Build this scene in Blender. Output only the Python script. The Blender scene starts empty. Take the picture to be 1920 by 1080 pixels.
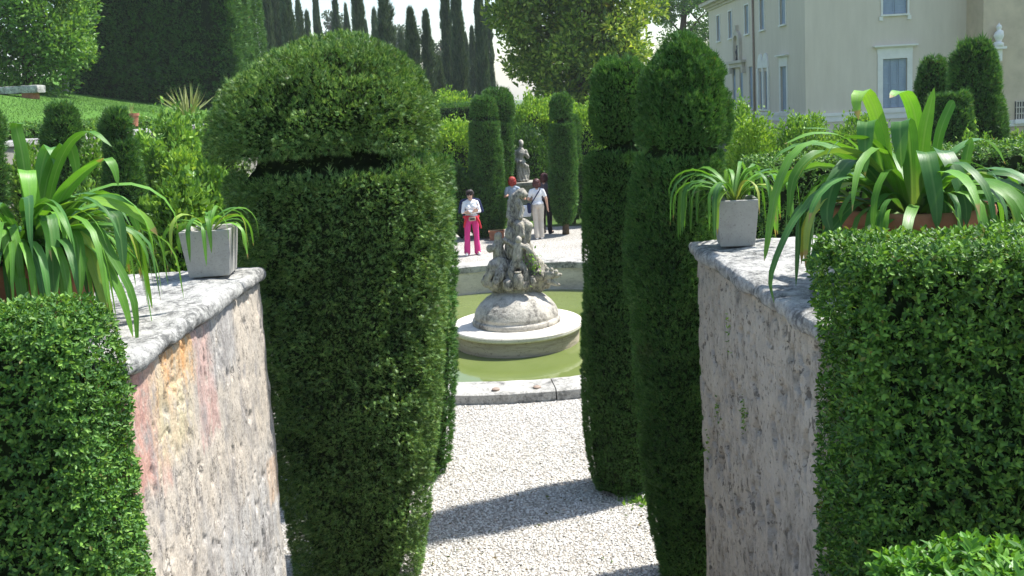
import bpy, math, random
import numpy as np
from mathutils import Vector, Matrix

# ------------------------------------------------------------------ camera, sky, sun, exposure
SC = bpy.context.scene
COL = SC.collection
CAM_Z = 3.8
FPX = 1750.0                                   # focal length in pixels of a 1920 wide frame
YAW, PITCH, ROLL = math.radians(-0.2022), math.radians(8.0252), math.radians(-3.2)
cd = bpy.data.cameras.new('camera')
cd.sensor_width = 36.0
cd.lens = 36.0 * FPX / 1920.0
cd.shift_y = -(540 - 430) / 1920.0
cd.clip_start = 0.05
cd.clip_end = 3000
cam = bpy.data.objects.new('camera', cd)
COL.objects.link(cam)
CM = Matrix.Rotation(YAW, 4, 'Z') @ Matrix.Rotation(math.pi / 2 - PITCH, 4, 'X') @ Matrix.Rotation(ROLL, 4, 'Z')
cam.matrix_world = Matrix.Translation((0, 0, CAM_Z)) @ CM
SC.camera = cam

SUN_EL, SUN_AZ = math.radians(60), math.radians(19)      # azimuth measured from +X towards +Y
sdir = Vector((math.cos(SUN_AZ) * math.cos(SUN_EL), math.sin(SUN_AZ) * math.cos(SUN_EL), math.sin(SUN_EL)))
w = bpy.data.worlds.new('World')
SC.world = w
w.use_nodes = True
nt = w.node_tree
sky = nt.nodes.new('ShaderNodeTexSky')
sky.sky_type = 'NISHITA'
sky.sun_disc = False
sky.sun_elevation = SUN_EL
sky.sun_rotation = math.pi / 2 - SUN_AZ
sky.air_density = 1.15
sky.dust_density = 1.0
sky.ozone_density = 1.0
bg = nt.nodes['Background']
bg.inputs['Strength'].default_value = 0.135
nt.links.new(sky.outputs[0], bg.inputs['Color'])
sl = bpy.data.lights.new('sun', 'SUN')
sl.energy = 4.8
sl.angle = math.radians(2.0)
sl.color = (1.0, 0.97, 0.91)
sun = bpy.data.objects.new('sun', sl)
COL.objects.link(sun)
sun.rotation_euler = (-sdir).to_track_quat('-Z', 'Y').to_euler()
SC.view_settings.view_transform = 'Standard'
SC.view_settings.look = 'None'
SC.view_settings.gamma = 1.0
SC.view_settings.exposure = 0.86
SC.render.engine = 'CYCLES'
SC.cycles.max_bounces = 5
SC.cycles.diffuse_bounces = 3
SC.cycles.volume_bounces = 0
SC.cycles.transparent_max_bounces = 4
SC.cycles.use_denoising = True

# ------------------------------------------------------------------ helpers
RNG = np.random.default_rng(11)
CMn = np.array(CM.to_3x3())


def ray(px, py):
    return CMn @ np.array([(px - 960) / FPX, -(py - 430) / FPX, -1.0])


def at(px, py, Y):
    d = ray(px, py)
    return np.array([0, 0, CAM_Z]) + d * (Y / d[1])


def vnoise(p, seed=0):
    p = np.asarray(p, float)
    i = np.floor(p).astype(np.int64)
    f = p - i
    f = f * f * (3 - 2 * f)

    def h(ix, iy, iz):
        n = (ix * 374761393 + iy * 668265263 + iz * 1274126177 + seed * 362437) & 0xffffffff
        n = ((n ^ (n >> 13)) * 1274126177) & 0xffffffff
        n = ((n ^ (n >> 16)) * 2246822519) & 0xffffffff
        return ((n ^ (n >> 15)) & 0xffffff) / float(0xffffff)
    x, y, z = i[:, 0], i[:, 1], i[:, 2]
    fx, fy, fz = f[:, 0], f[:, 1], f[:, 2]
    L = lambda a, b, t: a + (b - a) * t
    return L(L(L(h(x, y, z), h(x + 1, y, z), fx), L(h(x, y + 1, z), h(x + 1, y + 1, z), fx), fy),
             L(L(h(x, y, z + 1), h(x + 1, y, z + 1), fx), L(h(x, y + 1, z + 1), h(x + 1, y + 1, z + 1), fx), fy), fz) * 2 - 1


def fbm(p, octs=4, seed=0, gain=0.5):
    p = np.asarray(p, float)
    s, a = 0, 1.0
    for k in range(octs):
        s = s + a * vnoise(p * (2.03 ** k) + k * 17.3, seed + k)
        a *= gain
    return s


def unit(v):
    return v / (np.linalg.norm(v, axis=-1, keepdims=True) + 1e-9)


def mesh_np(name, V, F, smooth=False):
    V = np.ascontiguousarray(V, np.float32)
    F = np.ascontiguousarray(F, np.int32)
    k = F.shape[1]
    me = bpy.data.meshes.new(name)
    me.vertices.add(len(V))
    me.vertices.foreach_set('co', V.ravel())
    me.loops.add(F.size)
    me.loops.foreach_set('vertex_index', F.ravel())
    me.polygons.add(len(F))
    me.polygons.foreach_set('loop_start', np.arange(0, F.size, k, dtype=np.int32))
    me.polygons.foreach_set('use_smooth', np.full(len(F), smooth, bool))
    me.update(calc_edges=True)
    return me


def mesh_py(name, V, F, smooth=False):
    me = bpy.data.meshes.new(name)
    me.from_pydata([tuple(map(float, v)) for v in V], [], [tuple(map(int, f)) for f in F])
    if smooth:
        me.polygons.foreach_set('use_smooth', np.full(len(me.polygons), True, bool))
    me.update()
    return me


def obj(name, me, mat=None, parent=None, loc=None):
    o = bpy.data.objects.new(name, me)
    COL.objects.link(o)
    if mat is not None and me is not None and len(me.materials) == 0:
        me.materials.append(mat)
    if parent is not None:
        o.parent = parent
    if loc is not None:
        o.location = loc
    return o


def tag(o, label, cat, group=None):
    o['label'] = label
    o['category'] = cat
    if group:
        o['group'] = group
    return o


def thing(name, label, cat, loc=(0, 0, 0), rz=0.0, group=None):
    o = bpy.data.objects.new(name, None)
    COL.objects.link(o)
    o.location = loc
    o.rotation_euler = (0, 0, rz)
    o.empty_display_size = 0.2
    return tag(o, label, cat, group)


def struct(o, kind='structure'):
    o['kind'] = kind
    return o


class MB:
    """collects boxes and sweeps into one mesh"""
    def __init__(s):
        s.V, s.F = [], []

    def add(s, V, F):
        n = len(s.V)
        s.V += [tuple(v) for v in V]
        s.F += [tuple(i + n for i in f) for f in F]
        return s

    def box(s, x0, x1, y0, y1, z0, z1, M=None):
        V = [(x, y, z) for z in (z0, z1) for y in (y0, y1) for x in (x0, x1)]
        if M is not None:
            V = [M(*v) for v in V]
        return s.add(V, [(0, 2, 3, 1), (4, 5, 7, 6), (0, 1, 5, 4), (2, 6, 7, 3), (0, 4, 6, 2), (1, 3, 7, 5)])

    def tube(s, pts, radii, n=8):
        pts = [np.array(p, float) for p in pts]
        V, F = [], []
        for i, p in enumerate(pts):
            t = pts[min(i + 1, len(pts) - 1)] - pts[max(i - 1, 0)]
            t = t / (np.linalg.norm(t) + 1e-9)
            a = np.cross(t, (0.31, 0.11, 0.94) if abs(t[2]) < 0.9 else (1, 0, 0))
            a /= np.linalg.norm(a)
            b = np.cross(t, a)
            r = radii[i] if hasattr(radii, '__len__') else radii
            for k in range(n):
                an = 2 * math.pi * k / n
                V.append(p + r * (math.cos(an) * a + math.sin(an) * b))
        for i in range(len(pts) - 1):
            for k in range(n):
                F.append((i * n + k, i * n + (k + 1) % n, (i + 1) * n + (k + 1) % n, (i + 1) * n + k))
        F.append(tuple(range(n))[::-1])
        F.append(tuple(range((len(pts) - 1) * n, len(pts) * n)))
        return s.add(V, F)

    def build(s, name, mat, parent=None, smooth=False):
        return obj(name, mesh_py(name, s.V, s.F, smooth), mat, parent)


def lathe(prof, n=48, amp=0.0, freq=3.0, seed=0, sub=1, close=True):
    """profile [(r, z)] about the z axis, optionally roughened"""
    pr = []
    for (a, b) in zip(prof[:-1], prof[1:]):
        for k in range(sub):
            t = k / sub
            pr.append((a[0] + (b[0] - a[0]) * t, a[1] + (b[1] - a[1]) * t))
    pr.append(prof[-1])
    pr = np.array(pr)
    an = np.linspace(0, 2 * math.pi, n, endpoint=False)
    V = np.stack([np.outer(pr[:, 0], np.cos(an)), np.outer(pr[:, 0], np.sin(an)), np.repeat(pr[:, 1:2], n, 1)], -1).reshape(-1, 3)
    if amp:
        d = fbm(V * freq, 4, seed)[:, None] * amp
        V = V + unit(V * [1, 1, 0.6]) * d
    m = len(pr)
    i, j = np.meshgrid(np.arange(m - 1), np.arange(n), indexing='ij')
    F = np.stack([i * n + j, i * n + (j + 1) % n, (i + 1) * n + (j + 1) % n, (i + 1) * n + j], -1).reshape(-1, 4)
    return V, F


def rough_box(size, res, amp, freq=(3, 3, 3), rnd=0.02, seed=0, fine=0.0):
    """box centred on the origin with rounded worn edges and an uneven skin"""
    sx, sy, sz = [s / 2 for s in size]
    Vs, Fs, n = [], [], 0
    half = np.array([sx, sy, sz])
    for ax in range(3):
        u, v = [(1, 2), (2, 0), (0, 1)][ax]
        nu, nv = max(2, int(2 * half[u] / res) + 1), max(2, int(2 * half[v] / res) + 1)
        for s in (-1, 1):
            a, b = np.meshgrid(np.linspace(-half[u], half[u], nu), np.linspace(-half[v], half[v], nv), indexing='ij')
            P = np.zeros((nu * nv, 3))
            P[:, ax] = s * half[ax]
            P[:, u] = a.ravel()
            P[:, v] = b.ravel()
            i, j = np.meshgrid(np.arange(nu - 1), np.arange(nv - 1), indexing='ij')
            f = np.stack([i * nv + j, (i + 1) * nv + j, (i + 1) * nv + j + 1, i * nv + j + 1], -1).reshape(-1, 4)
            if s < 0:
                f = f[:, ::-1]
            Vs.append(P)
            Fs.append(f + n)
            n += len(P)
    V = np.concatenate(Vs)
    q = np.clip(V, -(half - rnd), half - rnd)
    d = V - q
    L = np.linalg.norm(d, axis=1, keepdims=True)
    N = unit(np.where(L > 1e-6, d, V))
    V = q + N * np.minimum(L, rnd)
    fr = np.array(freq, float)
    V = V + N * (fbm(V * fr, 4, seed)[:, None] * amp + (fbm(V * fr * 6, 3, seed + 9)[:, None] * fine if fine else 0))
    return V, np.concatenate(Fs)


# ------------------------------------------------------------------ materials
MATS = {}


class NT:
    def __init__(s, name):
        s.m = bpy.data.materials.new(name)
        s.m.use_nodes = True
        s.t = s.m.node_tree
        s.p = s.t.nodes['Principled BSDF']
        s.out = s.t.nodes['Material Output']

    def n(s, kind, **kw):
        nd = s.t.nodes.new('ShaderNode' + kind)
        for k, v in kw.items():
            setattr(nd, k, v)
        return nd

    def l(s, a, b):
        s.t.links.new(a, b)

    def coord(s, world=False):
        return s.n('NewGeometry').outputs['Position'] if world else s.n('TexCoord').outputs['Object']

    def noise(s, vec, scale, detail=5, rough=0.6, stretch=None):
        if stretch:
            mp = s.n('Mapping')
            mp.inputs['Scale'].default_value = stretch
            s.l(vec, mp.inputs['Vector'])
            vec = mp.outputs[0]
        nd = s.n('TexNoise')
        nd.inputs['Scale'].default_value = scale
        nd.inputs['Detail'].default_value = detail
        nd.inputs['Roughness'].default_value = rough
        s.l(vec, nd.inputs['Vector'])
        return nd.outputs['Fac']

    def ramp(s, fac, stops, interp='LINEAR'):
        r = s.n('ValToRGB')
        r.color_ramp.interpolation = interp
        el = r.color_ramp.elements
        while len(el) > len(stops):
            el.remove(el[-1])
        while len(el) < len(stops):
            el.new(0.5)
        for e, (pos, c) in zip(el, stops):
            e.position = pos
            e.color = (c[0], c[1], c[2], 1) if hasattr(c, '__len__') else (c, c, c, 1)
        s.l(fac, r.inputs['Fac'])
        return r.outputs['Color']

    def mix(s, fac, a, b, blend='MIX'):
        m = s.n('Mix', data_type='RGBA', blend_type=blend)
        for k, v in ((0, fac), (6, a), (7, b)):
            if hasattr(v, 'links'):
                s.l(v, m.inputs[k])
            else:
                m.inputs[k].default_value = v if k == 0 else (v[0], v[1], v[2], 1)
        return m.outputs[2]

    def math(s, op, a, b=0.0, c=None):
        m = s.n('Math', operation=op)
        for k, v in ((0, a), (1, b), (2, c)):
            if v is None:
                continue
            if hasattr(v, 'links'):
                s.l(v, m.inputs[k])
            else:
                m.inputs[k].default_value = v
        return m.outputs[0]

    def bump(s, h, strength=0.5, dist=0.02):
        b = s.n('Bump')
        b.inputs['Strength'].default_value = strength
        b.inputs['Distance'].default_value = dist
        s.l(h, b.inputs['Height'])
        s.l(b.outputs[0], s.p.inputs['Normal'])

    def base(s, c, rough=0.8, spec=0.3):
        if hasattr(c, 'links'):
            s.l(c, s.p.inputs['Base Color'])
        else:
            s.p.inputs['Base Color'].default_value = (c[0], c[1], c[2], 1)
        if hasattr(rough, 'links'):
            s.l(rough, s.p.inputs['Roughness'])
        else:
            s.p.inputs['Roughness'].default_value = rough
        s.p.inputs['Specular IOR Level'].default_value = spec
        return s.m


def leaf_mat(name, dark, mid, light, rough=0.5, trans=0.28, patch=1.5, spec=0.35, brown=None, dry=None):
    t = NT(name)
    rnd = t.n('NewGeometry').outputs['Random Per Island']
    c = t.ramp(rnd, [(0.0, dark), (0.5, mid), (0.93, light)] + ([(0.975, light), (1.0, brown)] if brown else []))
    pn = t.noise(t.coord(True), patch, 3)
    c = t.mix(1.0, c, t.ramp(pn, [(0.3, (0.66, 0.70, 0.62)), (0.7, (1.2, 1.16, 1.1))]), 'MULTIPLY')
    if dry:
        dn = t.noise(t.coord(True), patch * 1.7, 5, 0.65)
        c = t.mix(t.ramp(dn, [(0.62, 0.0), (0.74, 0.6)]), c, dry)
    t.base(c, rough, spec)
    tr = t.n('BsdfTranslucent')
    t.l(t.mix(1.0, c, (1.35, 1.25, 0.6), 'MULTIPLY'), tr.inputs['Color'])
    ms = t.n('MixShader')
    ms.inputs[0].default_value = trans
    t.l(t.p.outputs[0], ms.inputs[1])
    t.l(tr.outputs[0], ms.inputs[2])
    t.l(ms.outputs[0], t.out.inputs['Surface'])
    MATS[name] = t.m
    return t.m


def plain(name, c, rough=0.7, spec=0.3, var=0.15, scale=8.0):
    t = NT(name)
    n = t.noise(t.coord(), scale, 4)
    lo = tuple(x * (1 - var) for x in c)
    hi = tuple(min(1, x * (1 + var)) for x in c)
    MATS[name] = t.base(t.ramp(n, [(0.3, lo), (0.7, hi)]), rough, spec)
    return t.m


leaf_mat('box_leaf', (0.03, 0.105, 0.022), (0.085, 0.215, 0.04), (0.20, 0.38, 0.065), 0.5, 0.28, 5.0, brown=(0.12, 0.10, 0.02))
leaf_mat('box_leaf_large', (0.028, 0.092, 0.016), (0.08, 0.20, 0.03), (0.21, 0.40, 0.065), 0.46, 0.28, 5.0, brown=(0.16, 0.13, 0.03))
leaf_mat('box_leaf_fresh', (0.05, 0.16, 0.02), (0.10, 0.26, 0.03), (0.18, 0.38, 0.05), 0.42, 0.3, 5.0)
leaf_mat('yew', (0.036, 0.105, 0.026), (0.11, 0.235, 0.06), (0.27, 0.41, 0.13), 0.5, 0.28, 2.5, brown=(0.15, 0.13, 0.04), dry=(0.12, 0.10, 0.045))
leaf_mat('clipped', (0.026, 0.095, 0.02), (0.066, 0.185, 0.04), (0.145, 0.29, 0.07), 0.55, 0.25, 2.0, brown=(0.14, 0.11, 0.04), dry=(0.10, 0.09, 0.04))
leaf_mat('cypress', (0.038, 0.07, 0.04), (0.07, 0.12, 0.06), (0.14, 0.195, 0.10), 0.6, 0.15, 0.8)
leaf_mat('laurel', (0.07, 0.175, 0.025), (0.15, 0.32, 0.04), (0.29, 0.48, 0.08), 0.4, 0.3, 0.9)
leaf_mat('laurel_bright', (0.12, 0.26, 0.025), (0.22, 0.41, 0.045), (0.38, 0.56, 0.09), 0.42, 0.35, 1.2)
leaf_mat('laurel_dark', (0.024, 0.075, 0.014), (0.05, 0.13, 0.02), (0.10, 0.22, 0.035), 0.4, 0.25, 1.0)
leaf_mat('magnolia_leaf', (0.06, 0.14, 0.02), (0.18, 0.30, 0.04), (0.44, 0.54, 0.12), 0.4, 0.42, 0.5, brown=(0.2, 0.15, 0.04))
leaf_mat('hornbeam_leaf', (0.06, 0.16, 0.03), (0.12, 0.27, 0.045), (0.23, 0.40, 0.07), 0.45, 0.35, 0.5)
leaf_mat('far_leaf', (0.05, 0.085, 0.05), (0.08, 0.12, 0.07), (0.12, 0.16, 0.09), 0.7, 0.2, 0.3)
leaf_mat('grass_blade', (0.05, 0.13, 0.022), (0.08, 0.18, 0.03), (0.12, 0.24, 0.045), 0.55, 0.3, 0.35)
leaf_mat('flax_leaf', (0.16, 0.22, 0.06), (0.28, 0.33, 0.12), (0.42, 0.44, 0.2), 0.5, 0.2, 2.0)
plain('twig_core_shade', (0.016, 0.026, 0.010), 0.95, 0.0, 0.4, 14)  # inner twigs, with the shade inside the foliage put into their colour
plain('bark', (0.10, 0.075, 0.05), 0.95, 0.1, 0.35, 20)
plain('terracotta', (0.33, 0.145, 0.085), 0.85, 0.2, 0.25, 9)
plain('soil', (0.06, 0.042, 0.028), 1.0, 0.1, 0.5, 30)
plain('dark_metal', (0.03, 0.03, 0.03), 0.6, 0.4)


def strap_mat(name, c0, c1):
    t = NT(name)
    oi = t.n('ObjectInfo').outputs['Random']
    c = t.ramp(oi, [(0.0, c0), (0.75, c1), (0.93, tuple(min(1, a * 1.3) for a in c1)), (1.0, (0.36, 0.40, 0.08))])
    n = t.noise(t.coord(), 9.0, 4, 0.6)
    c = t.mix(1.0, c, t.ramp(n, [(0.3, (0.8, 0.85, 0.75)), (0.72, (1.2, 1.14, 1.15))]), 'MULTIPLY')
    uvn = t.n('UVMap')
    su = t.n('SeparateXYZ')
    t.l(uvn.outputs[0], su.inputs[0])
    mid = t.math('ABSOLUTE', t.math('SUBTRACT', su.outputs[0], 0.5))
    c = t.mix(t.ramp(mid, [(0.0, 0.45), (0.10, 0.0)]), c, (0.22, 0.36, 0.12))
    vein = t.n('TexNoise')
    vein.inputs['Scale'].default_value = 1.0
    vm = t.n('Mapping')
    vm.inputs['Scale'].default_value = (26, 0.8, 1)
    t.l(uvn.outputs[0], vm.inputs['Vector'])
    t.l(vm.outputs[0], vein.inputs['Vector'])
    c = t.mix(1.0, c, t.ramp(vein.outputs['Fac'], [(0.3, (0.82, 0.86, 0.8)), (0.7, (1.15, 1.12, 1.15))]), 'MULTIPLY')
    tipn = t.math('ADD', su.outputs[1], t.math('MULTIPLY', t.math('SUBTRACT', oi, 0.6), 0.22))
    c = t.mix(t.ramp(tipn, [(0.985, 0.0), (1.03, 0.9)]), c, (0.36, 0.25, 0.10))
    c = t.mix(t.ramp(su.outputs[1], [(0.0, 0.55), (0.22, 0.0)]), c, (0.34, 0.42, 0.16))
    t.base(c, t.ramp(vein.outputs['Fac'], [(0.3, 0.34), (0.7, 0.52)]), 0.4)
    t.bump(vein.outputs['Fac'], 0.25, 0.004)
    tr = t.n('BsdfTranslucent')
    t.l(t.mix(1.0, c, (1.35, 1.3, 0.5), 'MULTIPLY'), tr.inputs['Color'])
    ms = t.n('MixShader')
    ms.inputs[0].default_value = 0.3
    t.l(t.p.outputs[0], ms.inputs[1])
    t.l(tr.outputs[0], ms.inputs[2])
    t.l(ms.outputs[0], t.out.inputs['Surface'])
    MATS[name] = t.m


strap_mat('strap_leaf', (0.075, 0.21, 0.025), (0.13, 0.31, 0.04))
strap_mat('strap_leaf_deep', (0.04, 0.13, 0.03), (0.075, 0.21, 0.045))


def stone_mat(name, light, mid, dark, scale=3.0, bump=0.5, lichen=None, stretch=None, dark_lo=0.34, dark_hi=0.52, pit_shade=False):
    t = NT(name)
    v = t.coord(True)
    a = t.noise(v, scale, 8, 0.65, stretch)
    b = t.noise(v, scale * 5, 6, 0.7, stretch)
    c = t.ramp(a, [(dark_lo, dark), (dark_hi, mid), (0.68, light)])
    c = t.mix(t.ramp(b, [(0.42, 0.0), (0.62, 0.65)]), c, light)
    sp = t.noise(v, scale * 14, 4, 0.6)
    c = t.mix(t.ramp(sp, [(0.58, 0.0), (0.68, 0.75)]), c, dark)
    if pit_shade:  # dark spots that paint in the shade of small pits
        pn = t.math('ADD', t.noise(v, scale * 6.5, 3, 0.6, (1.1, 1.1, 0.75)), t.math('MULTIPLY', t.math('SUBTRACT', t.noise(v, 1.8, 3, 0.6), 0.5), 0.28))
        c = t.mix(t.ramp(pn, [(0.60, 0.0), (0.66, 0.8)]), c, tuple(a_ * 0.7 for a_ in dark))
    if lichen:
        li = t.noise(v, scale * 2.2, 5, 0.6)
        c = t.mix(t.ramp(li, [(0.56, 0.0), (0.66, 0.8)]), c, lichen)
    t.base(c, 0.92, 0.15)
    t.bump(t.math('ADD', b, t.math('MULTIPLY', sp, 0.5)), bump, 0.03)
    MATS[name] = t.m


stone_mat('coping', (0.60, 0.59, 0.55), (0.33, 0.325, 0.31), (0.13, 0.13, 0.125), 5.0, 0.7, dark_lo=0.40, dark_hi=0.54)
stone_mat('fountain_pale', (0.72, 0.68, 0.6), (0.6, 0.56, 0.49), (0.38, 0.34, 0.29), 2.0, 0.3, dark_lo=0.22, dark_hi=0.4)
stone_mat('fountain_dome', (0.62, 0.58, 0.51), (0.45, 0.42, 0.36), (0.15, 0.14, 0.125), 3.2, 0.6, dark_lo=0.38, dark_hi=0.52)
stone_mat('tufa', (0.56, 0.52, 0.43), (0.31, 0.285, 0.245), (0.07, 0.065, 0.055), 3.0, 0.6, (0.42, 0.385, 0.28), stretch=(1.6, 1.6, 0.7), dark_lo=0.42, dark_hi=0.55)
stone_mat('basin_wall', (0.64, 0.58, 0.49), (0.54, 0.49, 0.41), (0.36, 0.32, 0.265), 1.6, 0.3, stretch=(1, 1, 3.0))
stone_mat('drum_stone', (0.56, 0.49, 0.39), (0.44, 0.38, 0.295), (0.26, 0.22, 0.17), 1.5, 0.4, stretch=(0.6, 0.6, 7.0))
stone_mat('rim', (0.54, 0.52, 0.48), (0.36, 0.35, 0.32), (0.11, 0.108, 0.10), 3.5, 0.6, dark_lo=0.38, dark_hi=0.52)
stone_mat('old_statue', (0.46, 0.43, 0.37), (0.3, 0.285, 0.25), (0.11, 0.105, 0.095), 4.5, 0.6)
stone_mat('grey_concrete', (0.42, 0.41, 0.38), (0.36, 0.35, 0.325), (0.24, 0.235, 0.22), 5.0, 0.25, dark_lo=0.25, dark_hi=0.42)
stone_mat('plaster_grey', (0.62, 0.56, 0.475), (0.46, 0.41, 0.345), (0.20, 0.18, 0.15), 3.0, 1.0, stretch=(1.3, 1.3, 0.75), dark_lo=0.30, dark_hi=0.45, pit_shade=True)

# left wall: bare render with remains of a painted plaster coat
t = NT('plaster_painted')
pos = t.coord(True)
sx = t.n('SeparateXYZ')
t.l(pos, sx.inputs[0])
a = t.noise(pos, 2.8, 8, 0.7, (1.4, 1.4, 0.9))
b = t.noise(pos, 15, 6, 0.72, (1.2, 1.2, 0.85))
c = t.ramp(a, [(0.28, (0.30, 0.28, 0.255)), (0.42, (0.54, 0.485, 0.415)), (0.58, (0.62, 0.545, 0.45)), (0.72, (0.66, 0.61, 0.54))])
c = t.mix(t.ramp(b, [(0.30, 0.6), (0.40, 0.0)]), c, (0.24, 0.22, 0.20))
wob = t.math('MULTIPLY', t.math('SUBTRACT', t.noise(pos, 7.0, 6, 0.7, (1, 1, 0.45)), 0.5), 0.75)
wob2 = t.math('MULTIPLY', t.math('SUBTRACT', t.noise(pos, 16.0, 5, 0.7, (1, 1, 0.3)), 0.5), 0.9)


def patch_mask(y0, y1, z0, z1, soft, wb):
    yy = t.math('DIVIDE', t.math('ABSOLUTE', t.math('SUBTRACT', sx.outputs[1], (y0 + y1) / 2)), (y1 - y0) / 2)
    zz = t.math('DIVIDE', t.math('ABSOLUTE', t.math('SUBTRACT', sx.outputs[2], (z0 + z1) / 2)), (z1 - z0) / 2)
    m = t.math('ADD', t.math('MAXIMUM', yy, zz), wb)
    return t.ramp(m, [(0.92 - soft, 1.0), (0.92 + soft, 0.0)])


streak = t.noise(pos, 9, 5, 0.7, (1, 1.6, 0.22))
flake = t.ramp(t.noise(pos, 11, 7, 0.75, (1, 1.2, 0.6)), [(0.36, 0.1), (0.48, 1.0)])
for (y0, y1, z0, z1, soft, wb, ca, cb) in (
        (4.5, 6.6, 0.0, 1.75, 0.45, wob2, (0.42, 0.41, 0.40), (0.60, 0.58, 0.55)),
        (3.3, 4.42, 2.0, 3.3, 0.12, wob, (0.58, 0.35, 0.28), (0.52, 0.30, 0.25)),
        (4.20, 4.80, 2.05, 2.66, 0.4, wob2, (0.64, 0.52, 0.36), (0.62, 0.54, 0.36)),
        (4.30, 5.06, 2.36, 3.3, 0.22, wob2, (0.66, 0.37, 0.17), (0.62, 0.49, 0.32)),
        (4.84, 5.18, 2.0, 2.72, 0.08, wob2, (0.60, 0.43, 0.38), (0.55, 0.37, 0.32)),
        (5.10, 5.6, 2.2, 3.2, 0.2, wob2, (0.37, 0.35, 0.33), (0.62, 0.59, 0.55)),
        (5.9, 6.5, 1.15, 1.5, 0.12, wob, (0.62, 0.46, 0.34), (0.6, 0.52, 0.43))):
    pc = t.ramp(streak, [(0.40, ca), (0.60, cb)])
    c = t.mix(t.math('MULTIPLY', patch_mask(y0, y1, z0, z1, soft, wb), flake), c, pc)
c = t.mix(t.ramp(b, [(0.30, 0.8), (0.38, 0.0)]), c, (0.17, 0.15, 0.13))
st1 = t.noise(pos, 4.0, 8, 0.75, (1, 1.5, 0.6))
c = t.mix(t.ramp(st1, [(0.50, 0.0), (0.62, 0.8)]), c, (0.34, 0.32, 0.305))
ck = t.math('ABSOLUTE', t.math('SUBTRACT', t.noise(pos, 4.0, 6, 0.7, (1, 1.3, 0.6)), 0.5))
c = t.mix(t.math('MULTIPLY', t.ramp(ck, [(0.004, 0.85), (0.016, 0.0)]), t.ramp(a, [(0.42, 0.0), (0.56, 1.0)])), c, (0.15, 0.14, 0.13))
gr = t.noise(pos, 70, 4, 0.7)
c = t.mix(1.0, c, t.ramp(gr, [(0.32, (0.62, 0.61, 0.60)), (0.55, (0.92, 0.92, 0.92)), (0.75, (1.02, 1.02, 1.02))]), 'MULTIPLY')
t.base(c, 0.93, 0.1)
t.bump(t.math('ADD', t.noise(pos, 26, 5, 0.7, (1, 1, 0.7)), t.math('MULTIPLY', gr, 0.6)), 0.45, 0.02)
MATS['plaster_painted'] = t.m

# gravel
t = NT('gravel')
pos = t.coord(True)
vo = t.n('TexVoronoi')
vo.inputs['Scale'].default_value = 48
t.l(pos, vo.inputs['Vector'])
c = t.ramp(t.math('FRACT', t.math('MULTIPLY', vo.outputs['Color'], 3.7)), [(0, (0.40, 0.38, 0.35)), (0.4, (0.60, 0.58, 0.54)), (1, (0.76, 0.74, 0.70))])
c = t.mix(t.ramp(vo.outputs['Distance'], [(0.3, 0.0), (0.62, 0.8)]), c, (0.24, 0.22, 0.19))
big = t.noise(pos, 0.7, 4)
c = t.mix(1.0, c, t.ramp(big, [(0.3, (0.86, 0.84, 0.8)), (0.65, (1.05, 1.05, 1.05))]), 'MULTIPLY')
t.base(c, 0.9, 0.2)
t.bump(t.math('SUBTRACT', 1.0, vo.outputs['Distance']), 0.9, 0.02)
MATS['gravel'] = t.m
t = NT('pebble')
rnd = t.n('NewGeometry').outputs['Random Per Island']
MATS['pebble'] = t.base(t.ramp(rnd, [(0, (0.34, 0.32, 0.29)), (0.25, (0.52, 0.49, 0.44)), (0.5, (0.66, 0.64, 0.6)), (0.85, (0.78, 0.77, 0.74)), (1, (0.6, 0.5, 0.4))]), 0.75, 0.3)

t = NT('earth')
n1 = t.noise(t.coord(True), 0.6, 6)
MATS['earth'] = t.base(t.ramp(n1, [(0.3, (0.05, 0.07, 0.025)), (0.6, (0.07, 0.13, 0.03)), (0.8, (0.12, 0.11, 0.06))]), 1.0, 0.1)
t = NT('lawn_turf')
n1 = t.noise(t.coord(True), 0.5, 6)
n2 = t.noise(t.coord(True), 22, 4)
c = t.mix(0.35, t.ramp(n1, [(0.3, (0.05, 0.13, 0.022)), (0.7, (0.095, 0.20, 0.035))]), t.ramp(n2, [(0.3, (0.05, 0.13, 0.02)), (0.7, (0.15, 0.30, 0.05))]))
t.base(c, 0.9, 0.1)
t.bump(n2, 0.8, 0.05)
MATS['lawn_turf'] = t.m

t = NT('pond_water')
pos = t.coord(True)
n1 = t.noise(pos, 0.8, 4)
t.base(t.ramp(n1, [(0.3, (0.125, 0.165, 0.045)), (0.7, (0.165, 0.20, 0.065))]), 0.03, 0.5)
t.p.inputs['IOR'].default_value = 1.4
t.bump(t.noise(pos, 7.0, 3), 0.06, 0.02)
MATS['pond_water'] = t.m

t = NT('villa_render')
pos = t.coord(True)
n1 = t.noise(pos, 0.25, 6, 0.6, (1, 1, 0.5))
n2 = t.noise(pos, 1.6, 6, 0.65, (1.5, 1.5, 0.25))
c = t.mix(0.5, t.ramp(n1, [(0.32, (0.64, 0.55, 0.45)), (0.66, (0.72, 0.63, 0.525))]), t.ramp(n2, [(0.3, (0.59, 0.51, 0.42)), (0.7, (0.73, 0.64, 0.535))]))
t.base(c, 0.95, 0.1)
t.bump(n2, 0.15, 0.05)
MATS['villa_render'] = t.m
plain('villa_tan', (0.56, 0.455, 0.33), 0.95, 0.1, 0.12, 1.2)
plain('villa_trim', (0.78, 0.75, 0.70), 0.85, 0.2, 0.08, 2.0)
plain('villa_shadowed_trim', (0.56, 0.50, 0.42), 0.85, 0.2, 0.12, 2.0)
t = NT('shutter_paint')
pos = t.coord(True)
wv = t.n('TexWave', bands_direction='Z')
wv.inputs['Scale'].default_value = 3.2
t.l(pos, wv.inputs['Vector'])
n1 = t.noise(pos, 2.5, 5, 0.6, (1, 1, 0.4))
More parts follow.
